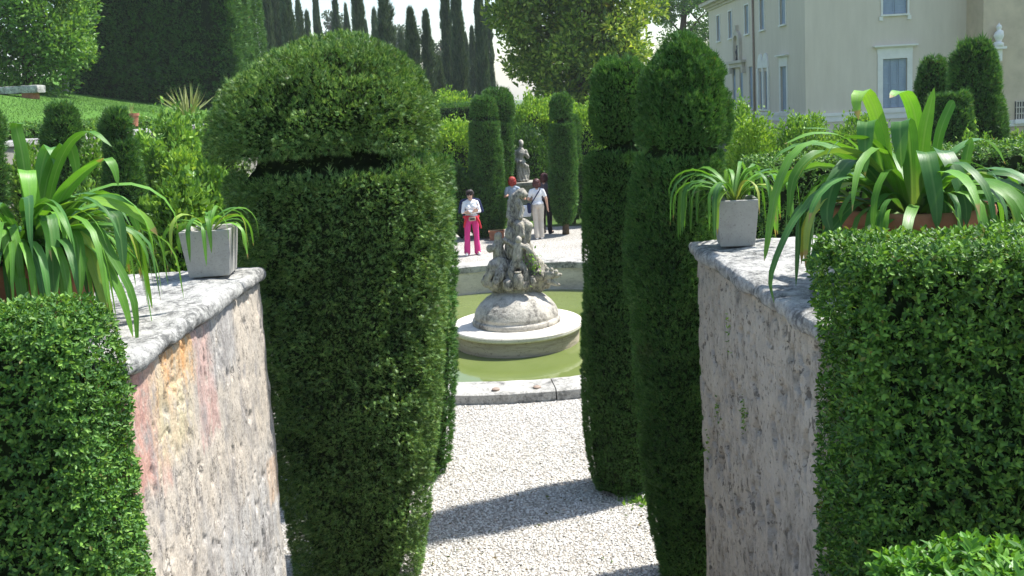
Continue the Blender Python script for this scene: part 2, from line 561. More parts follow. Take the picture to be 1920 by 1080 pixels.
t.base(t.ramp(n1, [(0.3, (0.25, 0.31, 0.40)), (0.7, (0.33, 0.39, 0.47))]), 0.6, 0.3)
t.bump(wv.outputs['Fac'], 0.35, 0.02)
MATS['shutter_paint'] = t.m
plain('roof_tile', (0.35, 0.19, 0.12), 0.9, 0.1, 0.3, 3.0)
plain('copper_pipe', (0.30, 0.22, 0.17), 0.6, 0.4)
plain('old_masonry', (0.27, 0.255, 0.22), 0.95, 0.1, 0.3, 2.0)


def mat(n):
    return MATS[n]


# ------------------------------------------------------------------ leaf scattering
LEAF = (np.array([(0, 0, 0), (-.24, .42, .05), (0, 1, 0), (.24, .42, .05)]), np.array([(0, 3, 2), (0, 2, 1)]))
LEAF6 = (np.array([(0, 0, 0), (-.22, .30, .05), (-.20, .68, .04), (0, 1, -.03), (.20, .68, .04), (.22, .30, .05)]),
         np.array([(0, 5, 4, 3), (0, 3, 2, 1)]))


def merge(parts):
    V, F, n = [], [], 0
    for v, f in parts:
        V.append(v)
        F.append(f + n)
        n += len(v)
    return np.concatenate(V), np.concatenate(F)


def sprig_template():
    b = []
    for (y, an, L, wd) in ((0, 0, 1.0, .085), (.10, .75, .55, .08), (.16, -.75, .55, .08), (.36, .65, .46, .07), (.42, -.65, .46, .07)):
        d = np.array([math.sin(an), math.cos(an), 0])
        s = np.array([d[1], -d[0], 0]) * wd
        o = np.array([0, y, 0])
        b.append((np.array([o - s, o + s, o + d * L + np.array([0, 0, .06])]), np.array([(0, 1, 2)])))
    return merge(b)


def tuft_template():
    b = []
    for (an, tilt, L, wd) in ((0, 0, 1.0, .1), (.5, .3, .8, .1), (-.5, -.3, .8, .1)):
        d = np.array([math.sin(an), math.cos(an), tilt])
        s = np.array([math.cos(an), -math.sin(an), 0.3 * an]) * wd
        b.append((np.array([-s, s, d * L]), np.array([(0, 1, 2)])))
    return merge(b)


def shoot_template(nl=5, tpl=LEAF6):
    b = []
    for k in range(nl):
        az = k * 2.4
        y = 0.15 + 0.7 * k / nl
        el = 0.75 + 0.35 * (1 - k / nl)              # angle away from the shoot
        d = np.array([math.sin(el) * math.cos(az), math.cos(el), math.sin(el) * math.sin(az)])
        s = np.cross(d, (0, 1, 0))
        s /= np.linalg.norm(s)
        n = np.cross(s, d)
        v = tpl[0]
        b.append((np.array([0, y - .3, 0]) + 0.75 * (v[:, :1] * s + v[:, 1:2] * d + v[:, 2:3] * n), tpl[1]))
    return merge(b)


SPRIG, TUFT, SHOOT = sprig_template(), tuft_template(), shoot_template()


def scatter(P, D, S, tpl, rng):
    """a copy of tpl at every P, its y axis along D, rolled at random, size S"""
    n = len(P)
    D = unit(D)
    R = rng.normal(size=(n, 3))
    X = unit(np.cross(D, R))
    Z = np.cross(X, D)
    T, F = tpl
    V = P[:, None, :] + S[:, None, None] * (T[None, :, 0:1] * X[:, None, :] + T[None, :, 1:2] * D[:, None, :] + T[None, :, 2:3] * Z[:, None, :])
    Fa = (F[None] + (np.arange(n) * len(T))[:, None, None]).reshape(-1, F.shape[1])
    return V.reshape(-1, 3), Fa


def rows_px(Y, rows):
    """clipped outline measured as (row, left, right) at depth Y -> (z, cx, r)"""
    out = []
    for y, xl, xr in rows:
        a, b = at(xl, y, Y), at(xr, y, Y)
        out.append(((a[2] + b[2]) / 2, (a[0] + b[0]) / 2, (b[0] - a[0]) / 2))
    return out


def topiary(name, label, Y, rows, n, size, m, base_z=0.0, rough=0.03, trunk=0.07, tpl=SPRIG, up=0.55, shag=0.0, seed=1, group=None, foot=0.12, core_in=0.06, lump=2.2, flat=1.0, holes=0.12, notch=None, notch_in=0.07):
    rng = np.random.default_rng(seed)
    rw = sorted(rows_px(Y, rows))
    z = np.array([r[0] for r in rw])
    cx = np.array([r[1] for r in rw])
    rr = np.array([max(0.02, r[2]) for r in rw])
    if z[0] > base_z + foot:
        z = np.insert(z, 0, base_z + foot)
        cx = np.insert(cx, 0, cx[0])
        rr = np.insert(rr, 0, rr[0] * 0.85)
    if z[0] < base_z + foot:
        zb = base_z + foot
        cb, rb = np.interp(zb, z, cx), np.interp(zb, z, rr)
        keep = z > zb + 1e-4
        z, cx, rr = np.insert(z[keep], 0, zb), np.insert(cx[keep], 0, cb), np.insert(rr[keep], 0, rb)
    zz = np.linspace(z[0], z[-1], 160)
    # also sample steep parts by interpolating along the outline itself
    s = np.concatenate([[0], np.cumsum(np.hypot(np.diff(z), np.diff(rr)))])
    ss = np.linspace(0, s[-1], 260)
    Z, Rr, CX = np.interp(ss, s, z), np.interp(ss, s, rr), np.interp(ss, s, cx)
    x0 = CX[0]
    root = thing(name, label, 'topiary', (x0, Y, base_z), 0, group)
    # area weighted sampling
    wgt = np.maximum(Rr, 0.02)
    cdf = np.cumsum(wgt)
    cdf /= cdf[-1]
    nn = int(n * 1.6)
    t = np.interp(rng.random(nn), cdf, ss)
    an = rng.random(nn) * 2 * math.pi
    ct = np.cos(an)
    st = np.sin(an)
    front = (-st) > -0.25
    kp = front | (rng.random(nn) < 0.3)
    t, an, ct, st = t[kp][:n], an[kp][:n], ct[kp][:n], st[kp][:n]
    r = np.interp(t, ss, Rr)
    h = np.interp(t, ss, Z)
    c = np.interp(t, ss, CX)
    if notch:
        zn = [at(960, yy, Y)[2] for yy in notch]
        cxp = float(np.mean([(a[1] + a[2]) / 2 for a in rows]))
        zn = sorted(at(cxp, yy, Y)[2] for yy in notch)
        env = max(Rr[(Z > zn[0] - 0.1) & (Z < zn[1] + 0.1)])
        drop = (h > zn[0]) & (h < zn[1]) & (r < env - notch_in) & (rng.random(len(t)) < 0.9)
        t, an, ct, st, r, h, c = [q_[~drop] for q_ in (t, an, ct, st, r, h, c)]
    dr = np.gradient(Rr, ss)
    dz = np.gradient(Z, ss)
    sl_r, sl_z = np.interp(t, ss, dr), np.interp(t, ss, dz)
    N = unit(np.stack([ct * sl_z, st * sl_z, -sl_r], -1))
    P = np.stack([c - x0 + ct * r, st * r * flat, h - base_z], -1)
    ns = fbm(P * lump + seed * 5.1, 3, seed)
    P = P + N * (ns * rough)[:, None]
    hole = fbm(P * 6.0 + seed * 2.3, 3, seed + 31)
    depth = rng.random(len(P)) ** 2 * core_in * 0.9 + np.clip(-hole - 0.25, 0, 0.35) * holes
    P = P - N * depth[:, None]
    D = N + np.array([0, 0, up]) + rng.normal(size=P.shape) * 0.55
    S = size * rng.uniform(0.6, 1.35, len(P))
    if shag:
        top = (N[:, 2] > 0.2) & (rng.random(len(P)) < 0.10)
        S[top] *= 1 + shag * rng.random(top.sum())
        D[top] = N[top] * 0.4 + np.array([0, 0, 1.0]) + rng.normal(size=(top.sum(), 3)) * 0.25
    V, F = scatter(P, D, S, tpl, rng)
    obj('foliage', mesh_np('foliage', V, F), m, root)
    # solid core of inner twigs, near-black to paint the shade between sprigs
    na = 40
    k = np.linspace(0, len(ss) - 1, 70).astype(int)
    ang = np.linspace(0, 2 * math.pi, na, endpoint=False)
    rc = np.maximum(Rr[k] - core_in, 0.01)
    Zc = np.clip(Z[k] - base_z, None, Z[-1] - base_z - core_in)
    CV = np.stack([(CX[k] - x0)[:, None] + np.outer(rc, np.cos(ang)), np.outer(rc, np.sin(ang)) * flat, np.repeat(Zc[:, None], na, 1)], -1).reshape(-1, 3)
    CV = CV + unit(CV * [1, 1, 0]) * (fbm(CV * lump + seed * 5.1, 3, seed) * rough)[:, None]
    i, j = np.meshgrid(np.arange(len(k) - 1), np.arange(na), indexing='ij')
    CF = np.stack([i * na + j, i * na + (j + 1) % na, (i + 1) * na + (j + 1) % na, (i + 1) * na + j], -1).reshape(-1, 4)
    obj('shaded_twigs', mesh_np('shaded_twigs', CV, CF, True), mat('twig_core_shade'), root)
    MB().tube([(0, 0, -0.05), (0.01, 0, 0.3), (0, 0, Z[0] - base_z + 0.5)], [trunk * 1.15, trunk, trunk * 0.9], 10).build('trunk', mat('bark'), root, True)
    return root


def box_hedge(name, label, lo, hi, dens, size, m, rnd=0.12, amp=0.03, seed=1, tpl=SHOOT, sides='xXyYZ', up=0.35, cat='hedge', deep=1.6, ribs=0.0, group=None, back=1.0, flare=0.0):
    rng = np.random.default_rng(seed)
    lo, hi = np.array(lo, float), np.array(hi, float)
    ctr, half = (lo + hi) / 2, (hi - lo) / 2
    base = np.array([ctr[0], ctr[1], lo[2]])
    root = thing(name, label, cat, base, 0, group)
    Ps = []
    for ch in sides:
        ax = 'xyz'.index(ch.lower())
        s = 1 if ch.isupper() else -1
        u, v = [(1, 2), (2, 0), (0, 1)][ax]
        k = int(dens * 4 * half[u] * half[v] * (back if ch == 'Y' else 1.0))
        P = np.zeros((k, 3))
        P[:, ax] = s * half[ax]
        P[:, u] = rng.uniform(-half[u], half[u], k)
        P[:, v] = rng.uniform(-half[v], half[v], k)
        Ps.append(P)
    P = np.concatenate(Ps)
    q = np.clip(P, -(half - rnd), half - rnd)
    q[:, 2] = np.maximum(q[:, 2], np.where(P[:, 2] < 0, P[:, 2], -9))      # no rounding at the foot
    d = P - q
    L = np.linalg.norm(d, axis=1, keepdims=True)
    N = unit(d)
    P = q + N * np.minimum(L, rnd)
    wp = P + ctr
    P = P + N * (fbm(wp * 3.0, 3, seed) * amp)[:, None]
    if ribs:
        P = P + N * (fbm(wp * [0.9, 0.9, 0.12], 3, seed + 3) * ribs)[:, None]
    P = P - N * (rng.random(len(P)) ** 2 * size * deep)[:, None]
    P[:, 0] += flare * (1 - (P[:, 2] + half[2]) / (2 * half[2])) * (P[:, 0] / half[0])
    D = N + np.array([0, 0, up]) + rng.normal(size=P.shape) * 0.55
    S = size * rng.uniform(0.65, 1.35, len(P))
    V, F = scatter(P + ctr - base, D, S, tpl, rng)
    obj('foliage', mesh_np('foliage', V, F), m, root)
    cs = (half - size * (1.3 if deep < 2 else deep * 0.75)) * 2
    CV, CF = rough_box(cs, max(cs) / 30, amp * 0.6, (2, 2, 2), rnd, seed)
    obj('shaded_twigs', mesh_np('shaded_twigs', CV + ctr - base, CF, True), mat('twig_core_shade'), root)  # solid core, coloured near black for shade inside the hedge
    return root


def bush(name, label, loc, rad, n, size, m, seed=1, tpl=LEAF, lump=0.22, up=0.5, cat='shrub', shoots=0, group=None, gaps=0.0):
    """leafy shrub standing at loc with radii rad, leaves spread through its outer volume"""
    rng = np.random.default_rng(seed)
    rad = np.array(rad, float)
    root = thing(name, label, cat, loc, 0, group)
    U = unit(rng.normal(size=(n, 3)))
    U[:, 2] = np.where(U[:, 2] < -0.55, -U[:, 2], U[:, 2])
    k = 1 + lump * fbm(U * 2.6 + seed * 3.7, 3, seed)
    rr = rng.random(n) ** 0.35
    if gaps:
        kp = fbm(U * 3.4 + seed, 3, seed + 5) > -gaps * rng.random(n) * 2
        U, k, rr = U[kp], k[kp], rr[kp]
    P = U * (k * (0.5 + 0.5 * rr))[:, None] * rad
    cz = rad[2] * 0.95
    P[:, 2] += cz
    D = U + np.array([0, 0, up]) + rng.normal(size=P.shape) * 0.7
    S = size * rng.uniform(0.6, 1.3, len(P))
    V, F = scatter(P, D, S, tpl, rng)
    if shoots:
        az = rng.random(shoots) * 6.28
        q = np.sqrt(rng.random(shoots)) * 0.75
        b = np.stack([np.cos(az) * q * rad[0], np.sin(az) * q * rad[1], cz + rad[2] * np.sqrt(1 - q * q) * 0.9], -1)
        kk = 14
        tt = np.tile(np.linspace(0, 1, kk), shoots)
        hh = np.repeat(rng.uniform(0.2, 0.55, shoots), kk)
        pp = np.repeat(b, kk, 0) + np.stack([rng.normal(size=len(tt)) * 0.03, rng.normal(size=len(tt)) * 0.03, tt * hh], -1)
        v2, f2 = scatter(pp, rng.normal(size=pp.shape) * 0.6 + [0, 0, 0.8], size * rng.uniform(0.7, 1.1, len(pp)), tpl, rng)
        V, F = merge([(V, F), (v2, f2)])
    obj('foliage', mesh_np('foliage', V, F), m, root)
    cv, cf = lathe([(0.02, 0.0), (0.5, 0.2), (0.62, 0.8), (0.5, 1.35), (0.02, 1.55)], 20, 0.08, 2.5, seed, 4)
    cv = cv * [rad[0] * 1.0, rad[1] * 1.0, rad[2] * 1.08]
    obj('shaded_twigs', mesh_np('shaded_twigs', cv, cf, True), mat('twig_core_shade'), root)  # near-black core paints the shade deep in the shrub
    return root


def copy_tree(o, parent=None):
    c = o.copy()
    COL.objects.link(c)
    if parent is not None:
        c.parent = parent
    for ch in list(o.children):
        copy_tree(ch, c)
    return c

# ================================================================== SETTING
FX, FY = 0.05, 16.2                     # fountain axis
# ground: rings round the basin out to the horizon
def ring_sheet(radii, n, z, zf=None):
    an = np.linspace(0, 2 * math.pi, n, endpoint=False)
    V = np.concatenate([np.stack([FX + r * np.cos(an), FY + r * np.sin(an), np.full(n, z)], -1) for r in radii])
    m = len(radii)
    i, j = np.meshgrid(np.arange(m - 1), np.arange(n), indexing='ij')
    F = np.stack([i * n + j, (i + 1) * n + j, (i + 1) * n + (j + 1) % n, i * n + (j + 1) % n], -1).reshape(-1, 4)
    return V, F


V, F = ring_sheet([4.62, 8, 12, 20, 40, 80, 160, 400, 1200], 96, -0.006)
struct(obj('ground', mesh_np('ground', V, F), mat('earth')))
V, F = ring_sheet([4.62, 6, 8, 10.9], 96, 0.0)
struct(obj('gravel_court', mesh_np('gravel_court', V, F), mat('gravel')))
V, F = ring_sheet([0.05, 2, 4.4], 96, -0.50)
struct(obj('water', mesh_np('water', V, F, True), mat('pond_water')))

# loose pebbles lying on the court where the path comes closest
rng = np.random.default_rng(5)
n = 42000
P = np.stack([rng.uniform(-2.0, 1.9, n), 6.6 + 4.9 * rng.random(n) ** 1.25, rng.uniform(0.0, 0.006, n)], -1)
P = P[np.hypot(P[:, 0] - FX, P[:, 1] - FY) > 4.93]
octa = (np.array([(1, 0, 0), (0, 1, 0), (-1, 0, 0), (0, -1, 0), (0, 0, .62), (0, 0, -.5)], float) * 0.5, np.array([(0, 1, 4), (1, 2, 4), (2, 3, 4), (3, 0, 4)]))
V, F = scatter(P, np.stack([rng.normal(size=len(P)), rng.normal(size=len(P)), rng.normal(size=len(P)) * 0.25], -1), rng.uniform(0.014, 0.034, len(P)), octa, rng)
# keep the domes pointing up: rebuild with an upright z
A = rng.random(len(P)) * 6.28
S = rng.uniform(0.014, 0.036, len(P))
T = octa[0]
k = rng.uniform(0.55, 1.0, len(P))
X = np.stack([np.cos(A), np.sin(A), rng.normal(size=len(P)) * .25], -1)
Yv = np.stack([-np.sin(A) * k, np.cos(A) * k, rng.normal(size=len(P)) * .25], -1)
Zv = np.array([0, 0, 1.0])
V = P[:, None, :] + S[:, None, None] * (T[None, :, 0:1] * X[:, None] + T[None, :, 1:2] * Yv[:, None] + T[None, :, 2:3] * Zv)
F = (octa[1][None] + (np.arange(len(P)) * 6)[:, None, None]).reshape(-1, 3)
o = obj('gravel', mesh_np('gravel', V.reshape(-1, 3), F), mat('pebble'))
struct(tag(o, 'loose white pebbles covering the path to the fountain', 'gravel'), 'stuff')

n = 900
P = np.stack([rng.uniform(-1.9, 1.8, n), rng.uniform(6.7, 11.2, n), np.full(n, 0.02)], -1)
edge = np.minimum(np.hypot(P[:, 0] - 1.05, P[:, 1] - 8.6), np.minimum(np.hypot(P[:, 0] + 1.2, P[:, 1] - 7.3), np.hypot(P[:, 0] - 1.45, P[:, 1] - 6.9)))
P = P[rng.random(n) < np.clip(1.25 - edge * 0.75, 0.06, 1)]
P = P[np.hypot(P[:, 0] - FX, P[:, 1] - FY) > 4.95]
V, F = scatter(P, rng.normal(size=P.shape) * [1, 1, 0.15], rng.uniform(0.015, 0.045, len(P)), LEAF, rng)
leaf_mat('litter', (0.10, 0.07, 0.03), (0.15, 0.11, 0.045), (0.08, 0.13, 0.03), 0.8, 0.1, 3.0)
struct(tag(obj('leaf_litter', mesh_np('leaf_litter', V, F), mat('litter')), 'fallen clippings scattered on the gravel under the topiary', 'litter'), 'stuff')

# terrace, flank walls below the hedges and the flight of steps down to the court
TZ = 2.15
mb = MB()
mb.box(-9, 9, -6, 1.55, -0.05, TZ)
struct(mb.build('terrace', mat('old_masonry')))
mb = MB().box(1.36, 5.5, 1.56, 3.72, -0.05, 1.45)
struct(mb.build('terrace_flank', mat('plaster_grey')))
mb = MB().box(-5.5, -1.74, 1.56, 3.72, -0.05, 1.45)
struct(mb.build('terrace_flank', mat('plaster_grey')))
st = thing('staircase', 'worn stone steps descending between the two parapet walls', 'steps', (0, 1.56, 0))
for k in range(12):
    MB().box(-1.69, 1.31, k * 0.30, k * 0.30 + 0.33, 0.0, TZ - (k + 1) * 0.165).build('step', mat('coping'), st)

# ------------------------------------------------------------------ parapet walls with coping slabs
def parapet(label, sgn, xf_far, xf_near, width, mname, seed):
    root = thing('parapet_wall', label, 'wall', (0, 0, 0))
    y0, y1 = (3.96 if sgn < 0 else 3.85), 6.22
    L = y1 - y0
    zt = 2.68
    V, F = rough_box((width, L, zt), 0.011, 0.010, (3, 3, 1.4), 0.015, seed, 0.005)
    # eroded vertical pits on the skin
    face = V[:, 0] * -sgn > width / 2 - 0.05
    crack = 1 - np.abs(fbm(V * [1, 5.5, 1.6] + seed, 4, seed + 2, 0.6))
    where = np.clip(fbm(V * [1, 1.6, 1.1] + seed, 2, seed + 40) + 0.35, 0, 1)
    pit = np.clip(crack - 0.965, 0, 0.035) * 1.0 * where + np.clip(fbm(V * [1, 17, 8.5], 3, seed + 7) - (0.30 if sgn > 0 else 0.55), 0, 0.4) * (0.16 if sgn > 0 else 0.05) + fbm(V * [1, 38, 26], 2, seed + 3) * 0.0014
    V[:, 0] += np.where(face, sgn * pit, 0)
    t_ = (V[:, 1] + L / 2) / L
    xin = xf_near + (xf_far - xf_near) * t_
    V[:, 0] += xin + sgn * (width / 2 + 0.03)
    V[:, 1] += (y0 + y1) / 2
    V[:, 2] += zt / 2 - 0.02
    obj('wall_body', mesh_np('wall_body', V, F, True), mat(mname), root)
    cuts = [3.94, 4.72, 5.72, 6.26] if sgn < 0 else [3.83, 4.5, 5.62, 6.27]
    for i in range(3):
        a, b = cuts[i] + 0.006, cuts[i + 1] - 0.006
        V, F = rough_box((width + 0.06, b - a, 0.092), 0.018, 0.012, (5, 5, 5), 0.038, seed + 20 + i, 0.004)
        tt = (V[:, 1] + (a + b) / 2 - y0) / L
        # worn lip towards the steps
        lip = V[:, 0] * -sgn > width / 2 - 0.12
        V[:, 2] += np.where(lip, fbm(np.stack([V[:, 1] * 9, V[:, 0] * 4, V[:, 2] * 0 + seed], -1), 3, seed) * 0.008, 0)
        V[:, 0] += xf_near + (xf_far - xf_near) * tt + sgn * (width + 0.02) / 2
        V[:, 1] += (a + b) / 2
        V[:, 2] += 2.72 + 0.003 * (i % 2)
        obj('coping_slab', mesh_np('coping_slab', V, F, True), mat('coping'), root)
    return root


parapet('crumbling wall with remains of pink and orange plaster under lichened coping', -1, -1.67, -1.70, 1.35, 'plaster_painted', 3)
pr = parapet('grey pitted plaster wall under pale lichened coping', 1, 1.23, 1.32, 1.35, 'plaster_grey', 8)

# little ferns rooted in the shaded wall
def wall_fern(label, y, z, n, seed):
    rng = np.random.default_rng(seed)
    r = thing('wall_weed', label, 'weed', (1.26 + (6.22 - y) * 0.04, y, z), 0, 'weeds growing in the grey wall')
    P = np.stack([np.full(n, -0.005), rng.normal(size=n) * 0.03, rng.normal(size=n) * 0.06], -1)
    V, F = scatter(P, rng.normal(size=(n, 3)) * 0.6 + [-0.6, 0, -0.1], rng.uniform(0.015, 0.03, n), LEAF, rng)
    obj('leaves', mesh_np('leaves', V, F), mat('laurel'), r)


wall_fern('largest weed clump in the middle of the grey wall', 5.17, 1.93, 60, 1)
wall_fern('small weed clump high up near the coping of the grey wall', 5.45, 2.32, 26, 2)
wall_fern('weed clump below the corner planter on the grey wall', 5.75, 1.74, 30, 3)
wall_fern('lowest weed clump near the far edge of the grey wall', 6.0, 1.42, 22, 4)

rw_ = thing('ground_weed', 'small green weed tuft in the gravel at the foot of the right topiaries', 'weed', tuple(at(1205, 942, 8.25) * [1, 1, 0]))
rng = np.random.default_rng(77)
n = 160
P = np.stack([rng.normal(size=n) * 0.10, rng.normal(size=n) * 0.07, rng.random(n) * 0.03], -1)
V, F = scatter(P, rng.normal(size=(n, 3)) * 0.6 + [0, 0, 0.7], rng.uniform(0.025, 0.06, n), LEAF, rng)
struct(obj('leaves', mesh_np('leaves', V, F), mat('laurel'), rw_), 'stuff')

# ------------------------------------------------------------------ terrace on the hillside
WX = -9.2
def hill(X, Y):
    d = WX - X
    z = 3.42 + 0.10 * np.clip(d, 0, 4) + 0.19 * np.clip(d - 4, 0, 12) + 0.05 * np.clip(d - 16, 0, 100)
    z = z + 0.10 * np.sin(Y * 0.35 + X * 0.2) * np.clip(d - 2, 0, 1)
    step = 0.30 / (1 + np.exp(-(d - 3.2) * 6)) - 0.05
    return z + step


gx, gy = np.meshgrid(np.concatenate([np.linspace(WX - 0.02, -26, 70), np.linspace(-28, -140, 20)]), np.linspace(7, 130, 150), indexing='ij')
P = np.stack([gx.ravel(), gy.ravel(), hill(gx.ravel(), gy.ravel())], -1)
ni, nj = gx.shape
i, j = np.meshgrid(np.arange(ni - 1), np.arange(nj - 1), indexing='ij')
F = np.stack([i * nj + j, i * nj + j + 1, (i + 1) * nj + j + 1, (i + 1) * nj + j], -1).reshape(-1, 4)
struct(obj('hillside_lawn', mesh_np('hillside_lawn', P, F, True), mat('lawn_turf')))
rng = np.random.default_rng(8)
n = 70000
d = rng.random(n) ** 1.3
P = np.stack([WX - 0.4 - d * 11.5, 17 + 27 * rng.random(n), np.zeros(n)], -1)
P[:, 2] = hill(P[:, 0], P[:, 1]) - 0.005
V, F = scatter(P, rng.normal(size=P.shape) * 0.5 + [0, 0, 1.0], rng.uniform(0.03, 0.085, n), (np.array([(-.12, 0, 0), (.12, 0, 0), (0, 1, .1)]), np.array([(0, 1, 2)])), rng)
struct(tag(obj('grass', mesh_np('grass', V, F), mat('grass_blade')), 'short mown grass on the sloping lawn', 'grass'), 'stuff')

rw = thing('retaining_wall', 'low retaining wall with pale stone coping below the sloping lawn', 'wall', (WX, 20, 0))
MB().box(0, 0.45, -13, 70, 0, 3.42).build('wall_body', mat('old_masonry'), rw)
for k in range(14):
    V, F = rough_box((0.6, 1.58, 0.11), 0.06, 0.012, (3, 3, 3), 0.03, 60 + k)
    V = V + [0.22, -7 + 1.6 * k, 3.475]
    obj('coping_slab', mesh_np('coping_slab', V, F, True), mat('coping'), rw)

box_hedge('low_hedge', 'long knee high clipped hedge along the top of the retaining wall', (WX - 1.3, 16, 3.42), (WX - 0.75, 27, 3.82), 260, 0.06, mat('box_leaf'), 0.1, 0.02, 31, up=0.5, sides='xXyZ')

# stone bench on the lawn
bz = float(hill(np.array([-16.3]), np.array([32.0]))[0])
be = thing('stone_bench', 'weathered stone bench on the sloping lawn', 'bench', (-16.4, 32, 4.5))
V, F = rough_box((1.9, 0.62, 0.26), 0.08, 0.02, (3, 3, 3), 0.04, 71)
obj('seat', mesh_np('seat', V + [0, 0, 0.47], F, True), mat('coping'), be)
for xx in (-0.62, 0.55):
    V, F = rough_box((0.38, 0.5, 1.1), 0.08, 0.02, (3, 3, 3), 0.04, 75)
    obj('support', mesh_np('support', V + [xx, 0, -0.03], F, True), mat('terracotta') if xx > 0 else mat('coping'), be)

# ------------------------------------------------------------------ tall clipped hedge and hornbeam on the left
box_hedge('tall_hedge', 'towering dark clipped hedge behind the lawn, its end sunlit', (-19.4, 42, 3.9), (-11.6, 47.5, 12.5), 420, 0.16, mat('clipped'), 0.35, 0.10, 41, TUFT, 'xXyZ', 0.5, ribs=0.16)


def crown_cloud(rng, centers, radii, n, size, tpl, up=0.2, flat=0.8):
    k = rng.choice(len(centers), n, p=radii ** 2 / (radii ** 2).sum())
    U = unit(rng.normal(size=(n, 3)))
    rr = rng.random(n) ** 0.4
    P = centers[k] + U * (radii[k] * rr)[:, None] * [1, 1, flat]
    D = U * 0.8 + rng.normal(size=P.shape) * 0.6 + [0, 0, up]
    return scatter(P, D, size * rng.uniform(0.6, 1.3, n), tpl, rng)


def tree(name, label, loc, crown_c, crown_r, nclump, rclump, n, size, m, seed, trunk_r=0.2, tpl=LEAF, group=None, shell=0.55):
    rng = np.random.default_rng(seed)
    root = thing(name, label, 'tree', loc, 0, group)
    U = unit(rng.normal(size=(nclump, 3)))
    q = shell + (1 - shell) * rng.random(nclump) ** 0.5
    cc = np.array(crown_c) + U * q[:, None] * np.array(crown_r)
    rad = rclump * rng.uniform(0.6, 1.35, nclump)
    V, F = crown_cloud(rng, cc, rad, n, size, tpl)
    obj('crown', mesh_np('crown', V, F), m, root)
    mb = MB().tube([(0, 0, -0.3), (0.05, 0, crown_c[2] * 0.5), (crown_c[0], crown_c[1], crown_c[2] + crown_r[2] * 0.4)], [trunk_r * 1.3, trunk_r, trunk_r * 0.4], 9)
    for k in range(0, nclump, max(1, nclump // 16)):
        s0 = np.array([crown_c[0] * 0.6, crown_c[1] * 0.6, crown_c[2] - crown_r[2] * rng.uniform(0.0, 0.7)])
        mid = (s0 + cc[k]) / 2 + rng.normal(size=3) * 0.15 + [0, 0, 0.15]
        mb.tube([s0, mid, cc[k]], [trunk_r * 0.38, trunk_r * 0.25, trunk_r * 0.1], 5)
    mb.build('trunk', mat('bark'), root, True)
    return root


p = at(35, 20, 36)
tree('hornbeam', 'leafy light green tree above the stone bench', (p[0], 36, 4.9), (0, 0, 3.4), (2.6, 2.0, 3.6), 120, 0.8, 40000, 0.19, mat('hornbeam_leaf'), 21, 0.16, LEAF)
MB().tube([at(123, 172, 37.5), at(122, 135, 37.5)], [0.14, 0.13], 8).build('fence_post', mat('coping'))
tag(bpy.data.objects['fence_post'], 'short pale stone post at the foot of the tall hedge', 'post')

# phormium clump
rng = np.random.default_rng(4)
ph = thing('flax_plant', 'spiky pale yellow flax plant at the lawn edge', 'plant', tuple(at(352, 216, 30)))
n = 70
az = rng.random(n) * 6.28
el = rng.uniform(0.55, 1.45, n)
D = np.stack([np.cos(az) * np.cos(el), np.sin(az) * np.cos(el), np.sin(el)], -1)
bl = (np.array([(-.018, 0, 0), (.018, 0, 0), (-.022, .55, .0), (.022, .55, 0), (0, 1, -.05)]), np.array([(0, 1, 3, 2), (2, 3, 4, 4)]))
bl = (bl[0], np.array([(0, 1, 3), (0, 3, 2), (2, 3, 4)]))
V, F = scatter(np.stack([np.cos(az) * .12, np.sin(az) * .12, az * 0], -1), D, rng.uniform(0.6, 1.15, n) * 0.95, bl, rng)
obj('leaves', mesh_np('leaves', V, F), mat('flax_leaf'), ph)

# small terracotta pot on the retaining wall
p = at(249, 237, 24)
tp = thing('terracotta_pot', 'small terracotta pot standing on the retaining wall coping', 'pot', tuple(p))
V, F = lathe([(0.0, 0), (0.13, 0), (0.165, 0.26), (0.185, 0.26), (0.19, 0.33), (0.16, 0.33), (0.15, 0.28), (0.0, 0.28)], 20)
obj('pot', mesh_np('pot', V, F, False), mat('terracotta'), tp)
V, F = scatter(np.tile([[0, 0, 0.28]], (9, 1)), np.stack([np.linspace(-.6, .4, 9), np.linspace(.3, -.3, 9), np.ones(9)], -1), np.linspace(0.2, 0.38, 9), bl, np.random.default_rng(3))
obj('leaves', mesh_np('leaves', V, F), mat('flax_leaf'), tp)

# ================================================================== VILLA
VX, VY, VT = 16.5, 51.0, 10.05
vi = thing('villa', 'large cream rendered villa with grey blue shutters', 'building', (VX, VY, 0))
LF = lambda u, z, d: (-d, u - VY, z)                # long side facing -X
RF = lambda u, z, d: (u - VX, -d, z)                # end facing the garden


def facade(name, fr, u0, u1, z0, z1, holes, m, depth=0.28):
    us = sorted(set([u0, u1] + [h[0] for h in holes] + [h[1] for h in holes]))
    zs = sorted(set([z0, z1] + [h[2] for h in holes] + [h[3] for h in holes]))
    mb = MB()
    for a, b in zip(us[:-1], us[1:]):
        for c_, d_ in zip(zs[:-1], zs[1:]):
            um, zm = (a + b) / 2, (c_ + d_) / 2
            if any(h[0] < um < h[1] and h[2] < zm < h[3] for h in holes):
                continue
            mb.add([fr(a, c_, 0), fr(b, c_, 0), fr(b, d_, 0), fr(a, d_, 0)], [(0, 1, 2, 3)])
    for (a, b, c_, d_) in holes:
        for (p0, p1) in (((a, c_), (b, c_)), ((b, c_), (b, d_)), ((b, d_), (a, d_)), ((a, d_), (a, c_))):
            mb.add([fr(*p0, 0), fr(*p1, 0), fr(*p1, -depth), fr(*p0, -depth)], [(0, 1, 2, 3)])
        mb.add([fr(a, c_, -depth), fr(b, c_, -depth), fr(b, d_, -depth), fr(a, d_, -depth)], [(0, 1, 2, 3)])
    return mb.build(name, m, vi)


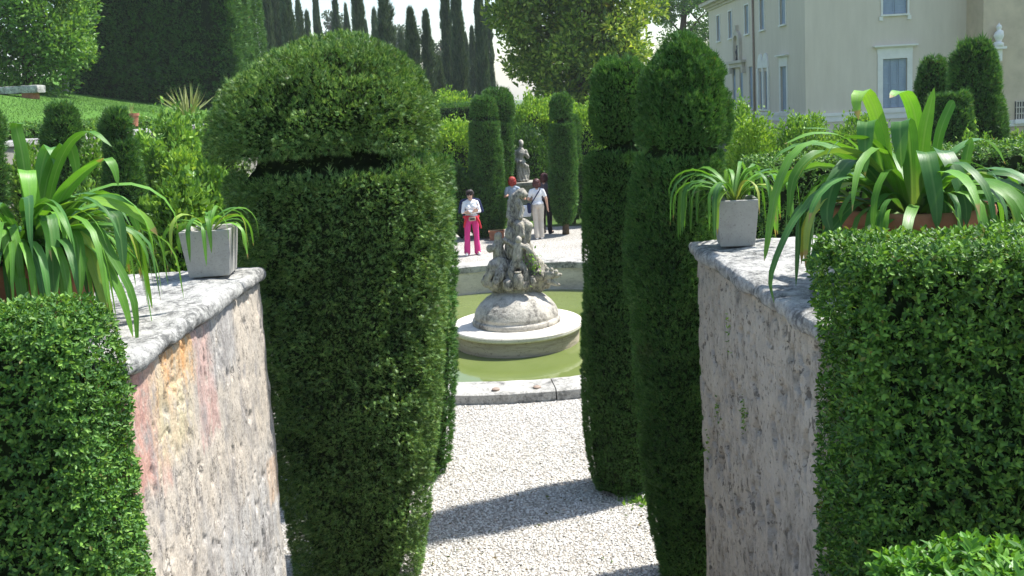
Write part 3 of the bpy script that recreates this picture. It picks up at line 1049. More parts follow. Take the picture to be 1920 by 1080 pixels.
def fbox(mb, fr, u0, u1, z0, z1, d0, d1):
    return mb.box(u0, u1, z0, z1, d0, d1, lambda u, z, d: fr(u, z, d))


def window(fr, h, frame=0.0, lintel=False, ears=False, leaves=2, rail=True, inset=-0.10, sill=True):
    a, b, c_, d_ = h
    win = bpy.data.objects.new('window', None)
    COL.objects.link(win)
    win.parent = vi
    wd = (b - a) / leaves
    for k in range(leaves):
        mb = MB()
        u0, u1 = a + k * wd + 0.012, a + (k + 1) * wd - 0.012
        fbox(mb, fr, u0, u1, c_ + 0.02, d_ - 0.02, inset - 0.05, inset)
        for (x0, x1) in ((u0, u0 + 0.07), (u1 - 0.07, u1)):
            fbox(mb, fr, x0, x1, c_ + 0.02, d_ - 0.02, inset, inset + 0.02)
        for zz in (c_ + 0.02, (c_ + d_) / 2 - 0.05, d_ - 0.12):
            fbox(mb, fr, u0 + 0.07, u1 - 0.07, zz, zz + 0.10, inset, inset + 0.02)
        mb.build('shutter', mat('shutter_paint'), win)
    if frame:
        mb = MB()
        fbox(mb, fr, a - frame, a, c_, d_ + frame, -0.02, 0.06)
        fbox(mb, fr, b, b + frame, c_, d_ + frame, -0.02, 0.06)
        fbox(mb, fr, a, b, d_, d_ + frame, -0.02, 0.055)
        if ears:
            fbox(mb, fr, a - frame - 0.1, a - 0.0, c_ - 0.32, c_ - 0.1, -0.02, 0.08)
            fbox(mb, fr, b + 0.0, b + frame + 0.1, c_ - 0.32, c_ - 0.1, -0.02, 0.08)
        mb.build('frame', mat('villa_trim'), win)
    if lintel:
        mb = MB()
        fbox(mb, fr, a - frame - 0.02, b + frame + 0.02, d_ + frame + 0.002, d_ + frame + 0.30, -0.02, 0.05)
        fbox(mb, fr, a - frame - 0.16, b + frame + 0.16, d_ + frame + 0.31, d_ + frame + 0.37, -0.02, 0.13)
        fbox(mb, fr, a - frame - 0.24, b + frame + 0.24, d_ + frame + 0.372, d_ + frame + 0.45, -0.02, 0.24)
        mb.build('lintel', mat('villa_trim'), win)
    if sill:
        mb = MB()
        fbox(mb, fr, a - 0.12, b + 0.12, c_ - 0.10, c_ - 0.002, -0.1, 0.12)
        mb.build('sill', mat('villa_trim'), win)
    return win


UP = (7.12, 8.98)
lh = [(u - 0.5, u + 0.5, *UP) for u in (70.9, 67.25, 62.8, 59.15)] + [(54.3, 55.4, *UP)]
low = [(69.3, 70.3, 2.2, 4.75), (66.2, 67.05, 2.2, 4.95), (64.2, 65.1, 2.2, 4.95), (61.75, 62.6, 2.2, 4.95), (59.25, 60.1, 2.2, 4.55), (58.1, 58.95, 2.2, 4.55), (54.3, 55.45, 2.12, 4.72)]
facade('wall', LF, VY, 74.25, 0, VT, lh + low, mat('villa_render'))
rh = [(20.69, 22.01, 2.10, 4.74), (20.69, 22.01, 7.1, 9.3)]
facade('wall', RF, VX, 27.0, 0, VT, rh, mat('villa_render'))
for k, h in enumerate(lh):
    window(LF, h, 0.09, sill=True, leaves=2)
window(LF, low[0], 0.18, True)
for h in low[1:4]:
    window(LF, h, 0.0, leaves=1)
for h in low[4:6]:
    window(LF, h, 0.0, leaves=1)
window(LF, low[6], 0.22, True)
window(RF, rh[0], 0.28, True, leaves=3)
window(RF, rh[1], 0.10, False, True, leaves=2)
# twin arched surround
mb = MB()
for (u0, u1) in ((57.75, 58.1), (58.95, 59.25), (60.1, 60.45)):
    fbox(mb, LF, u0 + .02, u1 - .02, 2.1, 4.75, -0.02, 0.10)
for uc in (58.52, 59.68):
    N_ = 14
    pts = [(uc + 0.56 * math.cos(math.pi * k / N_), 4.76 + 0.9 * math.sin(math.pi * k / N_)) for k in range(N_ + 1)]
    mb.add([LF(u, z, 0.09) for u, z in pts] + [LF(u, z, -0.02) for u, z in pts], [tuple(range(N_ + 1))] + [(k, k + 1, N_ + 2 + k, N_ + 1 + k) for k in range(N_)])
mb.build('arched_surround', mat('villa_trim'), vi)
# portal with a niche on the long side
mb = MB()
fbox(mb, LF, 63.3, 67.4, 5.28, 5.46, -0.02, 0.34)
fbox(mb, LF, 63.6, 67.1, 5.0, 5.28, -0.02, 0.2)
for u in (63.55, 66.95):
    fbox(mb, LF, u - .16, u + .16, 4.6, 5.0, -0.02, 0.28)
fbox(mb, LF, 64.3, 64.7, 5.46, 6.7, -0.02, 0.2)
fbox(mb, LF, 65.9, 66.3, 5.46, 6.7, -0.02, 0.2)
for k in range(9):
    a0, a1 = math.pi * k / 9, math.pi * (k + 1) / 9
    mb.add([LF(65.3 + r * math.cos(a), 6.7 + r * 0.8 * math.sin(a), d_) for d_ in (0.2, -0.02) for (r, a) in ((0.6, a0), (1.0, a0), (1.0, a1), (0.6, a1))],
           [(0, 1, 2, 3), (1, 5, 6, 2), (0, 3, 7, 4)])
fbox(mb, LF, 65.1, 65.5, 7.45, 7.85, -0.02, 0.22)
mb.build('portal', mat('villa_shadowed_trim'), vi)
V, F = lathe([(0, 0), (0.2, 0), (0.14, 0.3), (0.2, 0.6), (0.1, 0.82), (0.12, 1.0), (0, 1.1)], 14)
obj('bust', mesh_np('bust', V + np.array(LF(65.3, 5.46, 0.02)), F, True), mat('dark_metal'), vi)
mb = MB()
mb.tube([LF(61.1, 0, 0.08), LF(61.1, VT - .2, 0.08)], 0.07, 8)
mb.build('drainpipe', mat('copper_pipe'), vi, True)
# string course, plinth and cornice
mb = MB()
fbox(mb, LF, VY - 0.12, 74.3, 1.86, 2.02, -0.02, 0.10)
fbox(mb, LF, VY - 0.06, 74.3, 1.55, 1.858, -0.02, 0.05)
mb.build('string_course', mat('villa_trim'), vi)
mb = MB()
fbox(mb, RF, VX + 0.001, 26.3, 1.84, 2.0, -0.02, 0.12)
fbox(mb, RF, VX + 0.001, 26.3, 1.53, 1.838, -0.02, 0.06)
mb.build('string_course', mat('villa_trim'), vi)
mb = MB()
for (z0, z1, o_) in ((9.6, 9.78, 0.12), (9.782, 9.95, 0.3), (9.952, 10.2, 0.62)):
    mb.box(-o_, 24, -o_, 23.3 + o_, z0, z1)
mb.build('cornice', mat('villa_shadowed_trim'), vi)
mb = MB()
mb.add([(-0.7, -0.7, 10.21), (24, -0.7, 10.21), (24, 24, 10.21), (-0.7, 24, 10.21), (8, 8, 12.6), (16, 8, 12.6), (16, 16, 12.6), (8, 16, 12.6)],
       [(0, 1, 5, 4), (1, 2, 6, 5), (2, 3, 7, 6), (3, 0, 4, 7), (4, 5, 6, 7)])
mb.build('roof', mat('roof_tile'), vi)
# wing with its console, grille and mouldings
WY = 49.2
WXX = float(at(1843, 100, WY)[0])
WF = lambda u, z, d: (u - VX, WY - VY - d, z)
mb = MB().box(WXX - VX, WXX - VX + 12, WY - VY, 0.0, 0, VT + 0.3)
mb.build('wing', mat('villa_tan'), vi)
q = at(1866, 88, WY)
mb = MB()
fbox(mb, WF, q[0] - 0.62, q[0] + 0.38, q[2] - 0.12, q[2], -0.02, 0.45)
fbox(mb, WF, q[0] - 0.10, q[0] + 0.25, q[2] - 0.75, q[2] - 0.122, -0.02, 0.26)
fbox(mb, WF, q[0] - 0.02, q[0] + 0.14, 1.2, q[2] - 0.752, -0.02, 0.1)
mb.build('console', mat('villa_trim'), vi)
V, F = lathe([(0, 0), (0.24, 0), (0.24, 0.18), (0.12, 0.24), (0.26, 0.55), (0.2, 0.75), (0.1, 0.85), (0.15, 1.0), (0.06, 1.15), (0, 1.25)], 16, 0.04, 5, 2, 2)
obj('finial', mesh_np('finial', V + np.array(WF(q[0] + 0.05, q[2] + 0.002, 0.25)), F, True), mat('villa_trim'), vi)
mb = MB()
g0, g1 = at(1880, 228, WY), at(1915, 240, WY)
fbox(mb, WF, WXX, WXX + 5, g1[2] + 0.12, g0[2] + 0.05, -0.02, 0.14)
mb.build('moulding', mat('villa_trim'), vi)
a_, b_ = at(1903, 190, WY), at(1945, 222, WY)
mb = MB()
fbox(mb, WF, a_[0], b_[0], b_[2], a_[2], -0.02, 0.03)
mb.build('grille_recess', mat('dark_metal'), vi)
mb = MB()
for k in range(9):
    u = a_[0] + (b_[0] - a_[0]) * (k + 0.5) / 9
    fbox(mb, WF, u - 0.025, u + 0.025, b_[2], a_[2], 0.04, 0.08)
for k in range(4):
    z = b_[2] + (a_[2] - b_[2]) * k / 3
    fbox(mb, WF, a_[0], b_[0], z - 0.03, z + 0.03, 0.082, 0.11)
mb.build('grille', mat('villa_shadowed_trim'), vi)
mb = MB()
fbox(mb, WF, a_[0] - 0.12, b_[0] + 0.1, b_[2] - 0.2, b_[2] - 0.002, -0.02, 0.3)
mb.build('balcony_sill', mat('villa_trim'), vi)

# ================================================================== FOUNTAIN
fo = thing('fountain', 'round stone fountain basin with carved tufa figures on a domed pedestal', 'fountain', (FX, FY, 0))
V, F = lathe([(4.72, -0.9), (4.72, 0.0), (4.38, 0.0), (4.38, -1.0)], 120, 0.0, 1, 0, 2)
obj('basin_wall', mesh_np('basin_wall', V, F, False), mat('basin_wall'), fo)
NS = 20
for k in range(NS):
    a0 = 2 * math.pi * (k + 0.28) / NS + 0.0015
    a1 = 2 * math.pi * (k + 1.28) / NS - 0.0015
    V, F = rough_box((1, 1, 1), 0.06, 0.0, (1, 1, 1), 0.0, 1)
    # unit block bent round the basin
    r = 4.63 + V[:, 0] * 0.54
    aa = a0 + (V[:, 1] + 0.5) * (a1 - a0)
    z = 0.065 + V[:, 2] * 0.15
    W = np.stack([r * np.cos(aa), r * np.sin(aa), z], -1)
    ed = np.clip((np.abs(V[:, 0]) - 0.44) / 0.06, 0, 1) * np.clip((V[:, 2] - 0.3) / 0.2, 0, 1)
    W[:, 2] -= ed * 0.02
    W = W + fbm(W * 5.0, 4, 80)[:, None] * 0.009 * unit(V)
    obj('rim_stone', mesh_np('rim_stone', W, F, True), mat('rim'), fo)
for ang in (-1.53, -1.64):
    V, F = lathe([(0.0, 0), (0.05, 0), (0.05, 0.02), (0.03, 0.03), (0.0, 0.03)], 14)
    obj('bolt', mesh_np('bolt', V + [4.76 * math.cos(ang), 4.76 * math.sin(ang), 0.138], F), mat('copper_pipe'), fo)
V, F = lathe([(1.06, -0.9), (1.08, -0.62), (1.1, -0.45), (1.105, -0.30), (1.09, -0.235)], 96, 0.006, 4, 3, 4)
obj('drum', mesh_np('drum', V, F, True), mat('drum_stone'), fo)
V, F = lathe([(0.2, -0.14), (0.8, -0.138), (1.10, -0.142), (1.155, -0.15), (1.17, -0.17), (1.17, -0.215), (1.15, -0.24), (1.0, -0.242)], 96, 0.003, 4, 4, 3)
obj('slab', mesh_np('slab', V, F, False), mat('fountain_pale'), fo)
V, F = lathe([(0.775, -0.145), (0.785, -0.10), (0.775, -0.055), (0.74, -0.035), (0.745, 0.02), (0.71, 0.11), (0.64, 0.21), (0.53, 0.31), (0.38, 0.40), (0.2, 0.45), (0.01, 0.46)], 96, 0.010, 3.5, 6, 4)
obj('dome', mesh_np('dome', V, F, True), mat('fountain_dome'), fo)

ICO = None


def ico():
    global ICO
    if ICO is None:
        import bmesh
        bm = bmesh.new()
        bmesh.ops.create_icosphere(bm, subdivisions=2, radius=1.0)
        bm.verts.ensure_lookup_table()
        ICO = (np.array([v.co[:] for v in bm.verts]), np.array([[v.index for v in f.verts] for f in bm.faces]))
        bm.free()
    return ICO


class Blob:
    """overlapping balls fused into one continuous skin"""
    def __init__(s):
        s.parts = []

    def ball(s, c, r):
        v, f = ico()
        s.parts.append((v * (np.array(r, float) if hasattr(r, '__len__') else r) + np.array(c, float), f))
        return s

    def chain(s, pts, radii, squash=None):
        pts = [np.array(p, float) for p in pts]
        for i in range(len(pts) - 1):
            L = np.linalg.norm(pts[i + 1] - pts[i])
            n = max(2, int(L / (0.3 * min(radii[i], radii[i + 1]))) + 1)
            for k in range(n + 1):
                t_ = k / n
                r = radii[i] + (radii[i + 1] - radii[i]) * t_
                s.ball(pts[i] + (pts[i + 1] - pts[i]) * t_, r if squash is None else np.array(squash) * r)
        return s

    def mesh(s, name, voxel, smooth=6, dec=None, fn=None):
        V, F = merge(s.parts)
        me = mesh_np('tmp', V, F)
        o = bpy.data.objects.new('tmp', me)
        COL.objects.link(o)
        r = o.modifiers.new('r', 'REMESH')
        r.mode = 'VOXEL'
        r.voxel_size = voxel
        if smooth:
            sm = o.modifiers.new('s', 'SMOOTH')
            sm.iterations = smooth
            sm.factor = 0.5
        if dec:
            d_ = o.modifiers.new('d', 'DECIMATE')
            d_.ratio = dec
        dg = bpy.context.evaluated_depsgraph_get()
        out = bpy.data.meshes.new_from_object(o.evaluated_get(dg))
        bpy.data.objects.remove(o)
        bpy.data.meshes.remove(me)
        out.name = name
        n = len(out.vertices)
        co = np.empty(n * 3, np.float32)
        out.vertices.foreach_get('co', co)
        co = co.reshape(-1, 3).astype(float)
        if fn is not None:
            nr = np.empty(n * 3, np.float32)
            out.vertices.foreach_get('normal', nr)
            co = fn(co, nr.reshape(-1, 3).astype(float))
            out.vertices.foreach_set('co', co.astype(np.float32).ravel())
        out.polygons.foreach_set('use_smooth', np.full(len(out.polygons), True, bool))
        out.update()
        return out


def fp(px, py, dy=0.0):
    """point of the sculpture seen at that spot, dy metres behind the fountain axis"""
    q = at(px, py, FY + dy)
    return q - np.array([FX, FY, 0])


def worn(amp, fr, seed):
    def f(co, nr):
        a = fbm(co * np.array(fr), 3, seed)
        b = np.clip(0.22 - np.abs(fbm(co * np.array(fr) * [1.3, 1.3, 0.6], 2, seed + 4)), 0, 1)
        return co + nr * (a * amp * 0.7 - b * amp * 2.2)[:, None]
    return f


SX = lambda L: [fp(*p) for p in L]
b = Blob()
# rocky mass on the dome
for (x, y, dy, r) in ((968, 532, 0.02, .36), (938, 528, .05, .25), (1000, 528, .02, .25), (922, 524, .02, .17), (1014, 520, .02, .18), (970, 505, .12, .30), (940, 505, .05, .19), (1004, 500, .06, .18), (985, 485, .05, .17),
                      (912, 528, -.02, .11), (1008, 515, -.12, .15), (1016, 505, -.04, .12), (955, 535, -.3, .12), (1022, 532, -.05, .10), (948, 500, -.05, .14), (985, 535, -.35, .09), (925, 535, -.2, .11)):
    b.ball(fp(x, y, dy), r)
# sloping shoulder of rock down to the right
b.chain(SX([(992, 482, 0), (1006, 498, -.05), (1016, 516, -.08)]), [.12, .13, .12])
# bent leg of the left child
b.chain(SX([(938, 488, -.05), (924, 498, -.2), (914, 520, -.24), (912, 533, -.26)]), [.10, .095, .07, .055])
b.chain(SX([(942, 492, -.08), (940, 512, -.25), (930, 530, -.34)]), [.10, .085, .06])
obj('rockwork', b.mesh('rockwork', 0.018, 2, fn=worn(0.026, (8, 8, 5), 5)), mat('tufa'), fo)
for (x, y, dy, rx_, rz_) in ((972, 526, -.38, .10, .155), (999, 527, -.38, .06, .085)):
    v, f = lathe([(0.0, -1), (0.55, -0.96), (0.86, -0.6), (1.0, -0.1), (0.93, 0.35), (0.66, 0.72), (0.5, 0.84), (0.62, 0.95), (0.6, 1.0), (0.0, 1.0)], 20, 0.03, 3, 7, 2)
    obj('urn', mesh_np('urn', v * [rx_, rx_, rz_] + fp(x, y, dy), f, True), mat('tufa'), fo)
b = Blob()
# seated upper figure bending forward over its lap, on a draped block
b.chain(SX([(970, 470, .05), (970, 450, .04), (972, 432, .03)]), [.24, .225, .20])
b.ball(fp(960, 442, -.02), (.13, .15, .22))
b.ball(fp(984, 442, -.02), (.12, .14, .19))
b.ball(fp(985, 465, .0), (.14, .14, .15))
b.chain(SX([(966, 420, .02), (980, 419, -.06), (990, 424, -.1)]), [.115, .10, .085])      # thigh and knee
b.chain(SX([(990, 424, -.1), (989, 440, -.12), (984, 456, -.12)]), [.08, .065, .055])     # shin
b.chain(SX([(962, 420, 0), (975, 424, -.14), (978, 440, -.18)]), [.10, .085, .06])
b.chain(SX([(964, 420, .03), (966, 404, .03), (964, 388, .03), (967, 378, .02)]), [.13, .125, .13, .115])   # torso
b.chain(SX([(960, 384, .02), (966, 370, .0), (976, 362, -.03)]), [.095, .09, .08])          # rounded back and shoulders
b.ball(fp(980, 364, -.05), (.075, .085, .085))                                             # bowed head
b.chain(SX([(980, 357, -.04), (987, 366, -.06)]), [.045, .045])
b.chain(SX([(972, 378, -.06), (980, 392, -.10), (976, 408, -.14)]), [.055, .045, .04])     # arm to the lap
b.chain(SX([(957, 388, 0), (953, 404, -.06), (960, 416, -.12)]), [.055, .048, .04])
obj('seated_figure', b.mesh('seated_figure', 0.013, 2, fn=worn(0.013, (11, 11, 6), 15)), mat('tufa'), fo)
b = Blob()
# child standing below the seated figure
b.ball(fp(972, 449, -.24), (.062, .068, .072))
b.chain(SX([(972, 460, -.22), (971, 478, -.22), (968, 494, -.22)]), [.075, .095, .10])
b.chain(SX([(964, 494, -.22), (958, 510, -.3), (962, 526, -.34)]), [.075, .06, .045])
b.chain(SX([(976, 494, -.22), (984, 508, -.3), (984, 524, -.34)]), [.075, .06, .045])
b.chain(SX([(978, 461, -.22), (990, 466, -.24), (996, 474, -.24)]), [.045, .042, .05])
b.chain(SX([(965, 461, -.22), (955, 455, -.16), (946, 449, -.08)]), [.045, .04, .04])
# child at the right, leaning
b.ball(fp(989, 463, -.2), (.055, .06, .06))
b.chain(SX([(992, 473, -.18), (998, 484, -.16), (1003, 496, -.16)]), [.085, .09, .085])
b.chain(SX([(1000, 476, -.18), (1006, 486, -.24), (1000, 498, -.28)]), [.04, .04, .035])
obj('child_figure', b.mesh('child_figure', 0.012, 2, fn=worn(0.012, (12, 12, 7), 22)), mat('tufa'), fo)
b = Blob()
# child at the left with a round shield
b.ball(fp(934, 443, -.02), (.072, .078, .09))
b.chain(SX([(934, 452, -.02), (934, 464, -.02), (936, 480, -.02), (938, 494, -.02)]), [.075, .105, .115, .13])
b.chain(SX([(941, 456, -.02), (947, 450, -.03), (953, 446, -.02)]), [.055, .048, .042])
b.chain(SX([(929, 460, -.04), (923, 466, -.08)]), [.055, .05])
b.ball(fp(919, 466, -.1), (.075, .05, .085))
obj('child_figure', b.mesh('child_figure', 0.012, 2, fn=worn(0.012, (12, 12, 7), 25)), mat('tufa'), fo)
b = Blob()
# beast with open jaws
b.chain(SX([(1012, 520, -.05), (1024, 514, -.12), (1034, 514, -.16)]), [.13, .105, .085])
b.chain(SX([(1034, 513, -.16), (1044, 516, -.17), (1051, 515, -.17)]), [.07, .05, .032])
b.chain(SX([(1030, 526, -.15), (1040, 532, -.17), (1048, 534, -.17)]), [.065, .042, .03])
for p_ in ((1026, 504, -.16), (1034, 505, -.2), (1043, 509, -.2)):
    b.ball(fp(*p_), .036)
obj('beast_head', b.mesh('beast_head', 0.011, 2, fn=worn(0.012, (12, 12, 10), 35)), mat('tufa'), fo)
rng = np.random.default_rng(3)
n = 60
P = np.array([fp(1000 + a * 9, 495 + c_ * 12, -0.27) for a, c_ in rng.normal(size=(n, 2))])
P[:, 1] -= rng.random(n) * 0.1
V, F = scatter(P, rng.normal(size=P.shape) + [0, -.5, .6], rng.uniform(.04, .08, n), LEAF, rng)
fw = thing('fountain_weed', 'small green weeds growing on the fountain figures', 'weed', (FX, FY, 0))
struct(obj('leaves', mesh_np('leaves', V, F), mat('laurel'), fw), 'stuff')

# ================================================================== STATUE
SXP = at(979, 340, 29)
stt = thing('garden_statue', 'weathered draped stone figure on a tall pedestal', 'statue', (SXP[0], 29, 0))
pd = MB()
pd.box(-.36, .36, -.36, .36, 0, 0.22).box(-.30, .30, -.30, .30, .22, 1.02)
ped = pd.build('pedestal', mat('old_statue'), stt)
MB().box(-.36, .36, -.36, .36, 1.022, 1.10).box(-.43, .43, -.43, .43, 1.102, 1.19).build('cornice', mat('old_statue'), ped)
MB().box(-.12, .12, -.318, -.302, 0.45, 0.85).box(.14, .2, -.318, -.302, .45, .85).box(-.2, -.14, -.318, -.302, .45, .85).build('relief', mat('old_statue'), ped)
b = Blob()
b.ball((0, 0, 1.24), (.22, .2, .07))
b.chain([(.05, 0, 1.24), (.04, 0, 1.5), (.0, 0, 1.78), (-.02, 0, 1.95)], [.16, .145, .15, .12])
b.chain([(-.06, -.05, 1.24), (-.07, -.07, 1.5), (-.05, -.02, 1.75)], [.10, .10, .12])
b.chain([(-.02, 0, 1.95), (0, 0, 2.1), (0.01, 0, 2.2)], [.125, .15, .09])
b.chain([(.01, 0, 2.2), (.02, -.02, 2.28)], [.055, .05])
b.ball((.03, -.03, 2.38), (.075, .085, .105))
b.ball((.03, .03, 2.41), (.085, .085, .09))
b.chain([(-.15, 0, 2.13), (-.22, -.03, 1.93), (-.12, -.15, 1.83)], [.065, .055, .045])
b.chain([(.16, 0, 2.13), (.21, -.02, 1.95), (.16, -.16, 2.05)], [.065, .055, .045])
b.chain([(-.16, -.08, 1.85), (.02, -.16, 1.78), (.16, -.08, 1.66)], [.07, .07, .07])
b.chain([(.16, -.05, 1.66), (.18, 0, 1.4), (.16, 0, 1.25)], [.07, .07, .06])


def drape(co, nr):
    f = np.sin(co[:, 0] * 70 + co[:, 2] * 9 + 3 * np.sin(co[:, 2] * 5)) * 0.008 * (co[:, 2] < 2.0)
    return co + nr * (f + fbm(co * 14, 3, 4) * 0.008)[:, None]


obj('figure', b.mesh('figure', 0.016, 3, fn=drape), mat('old_statue'), stt)

# ================================================================== PEOPLE
plain('skin', (0.55, 0.33, 0.24), 0.55, 0.3, 0.06)
plain('white_cotton', (0.78, 0.78, 0.80), 0.85, 0.2, 0.04)
plain('magenta_cloth', (0.62, 0.05, 0.22), 0.8, 0.2, 0.08)
plain('red_cloth', (0.55, 0.035, 0.05), 0.8, 0.2, 0.1)
plain('navy_cloth', (0.018, 0.025, 0.07), 0.85, 0.2, 0.2)
plain('beige_cloth', (0.56, 0.50, 0.42), 0.85, 0.2, 0.05)
plain('black_cloth', (0.022, 0.018, 0.022), 0.85, 0.2, 0.2)
plain('dark_hair', (0.028, 0.018, 0.014), 0.5, 0.4, 0.3, 40)
plain('auburn_hair', (0.075, 0.02, 0.018), 0.5, 0.4, 0.3, 40)
plain('red_hair', (0.30, 0.03, 0.02), 0.55, 0.4, 0.35, 40)
plain('tan_leather', (0.42, 0.30, 0.22), 0.6, 0.3, 0.1)
plain('paper', (0.80, 0.82, 0.86), 0.7, 0.2, 0.02)
plain('skin_lip', (0.42, 0.16, 0.13), 0.5, 0.3, 0.05)
for nm, ca, cb, sc in (('stripe_cloth', (0.5, 0.55, 0.6), (0.16, 0.22, 0.32), 14), ('plaid_cloth', (0.17, 0.14, 0.15), (0.05, 0.045, 0.06), 18)):
    t = NT(nm)
    wv = t.n('TexWave', bands_direction='Z')
    wv.inputs['Scale'].default_value = sc
    wv.inputs['Distortion'].default_value = 1.0
    t.l(t.coord(), wv.inputs['Vector'])
    MATS[nm] = t.base(t.ramp(wv.outputs['Fac'], [(0.4, ca), (0.6, cb)]), 0.85, 0.2)


def hand(b, wrist, d, side, curl=0.5):
    """palm with four fingers and a thumb; d points along the hand, side towards the thumb"""
    wrist, d, side = np.array(wrist, float), unit(np.array(d, float)), unit(np.array(side, float))
    nrm = np.cross(d, side)
    b.chain([wrist, wrist + d * 0.05, wrist + d * 0.085], [.024, .028, .026])
    b.ball(wrist + d * 0.05 + side * 0.018, (.022, .022, .022))
    for k, L in enumerate((.062, .07, .066, .05)):
        s0 = wrist + d * 0.09 + side * (0.028 - 0.019 * k)
        m_ = s0 + d * L * 0.55 + nrm * L * 0.15 * curl
        b.chain([s0 - d * .01, m_, m_ + d * L * 0.4 * (1 - curl * .5) + nrm * L * 0.45 * curl], [.0105, .0095, .008])
    t0 = wrist + d * 0.03 + side * 0.026
    b.chain([t0, t0 + d * 0.025 + side * 0.026, t0 + d * 0.055 + side * 0.03 + nrm * .012], [.0125, .011, .009])


def person(label, loc, rz, h, legs, arms, top, top_m, bottom_m, hair_fn, hair_m, sleeves, shoe_m, flare=0.0, hand_curl=0.5, head=(0, -0.01, 1.53), turn=0.0):
    """legs: (hip, knee, ankle, toe) twice; arms: (shoulder, elbow, wrist, hand direction, thumb side) twice; metres for a 1.65 m figure"""
    root = thing('person', label, 'person', loc, rz)
    root.scale = (h / 1.65,) * 3
    hd = np.array(head, float) - [0, 0, 0.015]
    arms = [[(A[0][0] * 0.90, A[0][1], A[0][2] - 0.03)] + list(A[1:]) for A in arms]
    R2 = lambda v: np.array([v[0] * math.cos(turn) - v[1] * math.sin(turn), v[0] * math.sin(turn) + v[1] * math.cos(turn), v[2]])
    b = Blob()
    b.ball(hd + R2((0, 0.012, 0.02)), (.076, .092, .098))
    b.chain([hd + R2((0, -.03, -.035)), hd + R2((0, -.055, -.085))], [.062, .036])
    b.chain([hd + R2((0, -.088, .01)), hd + R2((0, -.108, -.022))], [.013, .017])
    for s in (-1, 1):
        b.ball(hd + R2((s * .078, .012, -.005)), (.014, .024, .033))
    b.chain([(0, .025, 1.35), hd + R2((0, .02, -.07))], [.058, .05])
    b.ball((0, .015, 1.25), (.135, .085, .12))
    b.ball((0, .0, 1.07), (.12, .085, .13))
    b.ball((0, .01, .93), (.155, .105, .11))
    for L in legs:
        b.chain(L[:3], [.085, .058, .04])
        b.chain([L[2], L[3]], [.04, .028])
    for A in arms:
        b.chain(A[:3], [.052, .04, .027])
        hand(b, A[2], A[3], A[4], hand_curl)
    body = obj('body', b.mesh('body', 0.0075, 4, 0.5), mat('skin'), root)
    for s in (-1, 1):
        v, f = ico()
        obj('eye', mesh_np('eye', v * .011 + (hd + R2((s * .03, -.074, .012))), f, True), mat('dark_hair'), body)
    v, f = ico()
    obj('mouth', mesh_np('mouth', v * [.024, .008, .007] + (hd + R2((0, -.086, -.052))), f, True), mat('skin_lip'), body)
    b = Blob()
    b.chain([(-.13, .012, 1.315), (-.06, .02, 1.352), (.06, .02, 1.352), (.13, .012, 1.315)], [.054, .05, .05, .054])
    b.ball((0, -.005, 1.30), (.135, .098, .07))
    b.ball((0, .008, 1.24), (.158, .112, .15))
    b.ball((0, .0, 1.08), (.138, .102, .17))
    b.ball((0, .01, .97), (.172, .125, .10))
    if top == 'woman':
        for s in (-1, 1):
            b.ball((s * .075, -.085, 1.215), (.065, .055, .06))
    for A in arms:
        sh, el, wr = [np.array(a, float) for a in A[:3]]
        if sleeves == 'long':
            b.chain([sh, el, wr - (wr - el) * 0.05], [.056, .046, .036])
        else:
            b.chain([sh, sh + (el - sh) * 0.62], [.06, .056])
    obj('shirt', b.mesh('shirt', 0.011, 4, 0.6, fn=lambda co, nr: co + nr * (fbm(co * 16, 3, 3) * 0.006)[:, None]), top_m, root)
    b = Blob()
    b.ball((0, .012, .93), (.172, .122, .11))
    for L in legs:
        hp, kn, ak = [np.array(a, float) for a in L[:3]]
        b.chain([hp, kn, ak + (kn - ak) * 0.02 + np.array([0, .0, -.02])], [.094, .07, .062 + flare])
    obj('trousers', b.mesh('trousers', 0.011, 4, 0.6, fn=lambda co, nr: co + nr * (fbm(co * [18, 18, 9], 3, 6) * 0.006)[:, None]), bottom_m, root)
    for L in legs:
        b = Blob()
        ak, toe = np.array(L[2], float), np.array(L[3], float)
        b.chain([[ak[0], ak[1] + .02, .045], [toe[0], toe[1], .035]], [.046, .036])
        obj('shoe', b.mesh('shoe', 0.012, 3), shoe_m, root)
    b = Blob()
    hair_fn(b, hd, R2)
    obj('hair', b.mesh('hair', 0.009, 3, 0.7, fn=lambda co, nr: co + nr * (fbm(co * 45, 3, 8) * 0.008)[:, None]), hair_m, root)
    return root


def hair_short(b, hd, R2):
    b.ball(hd + R2((0, .03, .052)), (.096, .108, .088))
    b.ball(hd + R2((0, .06, .0)), (.09, .078, .10))
    for s in (-1, 1):
        b.ball(hd + R2((s * .072, .02, .01)), (.03, .055, .07))
    b.chain([hd + R2((-.06, -.06, .085)), hd + R2((.06, -.06, .085))], [.032, .032])


def hair_bob(b, hd, R2):
    b.ball(hd + R2((0, .03, .045)), (.102, .115, .092))
    b.ball(hd + R2((0, .065, -.02)), (.105, .075, .115))
    for s in (-1, 1):
        b.ball(hd + R2((s * .08, .03, -.02)), (.035, .06, .09))


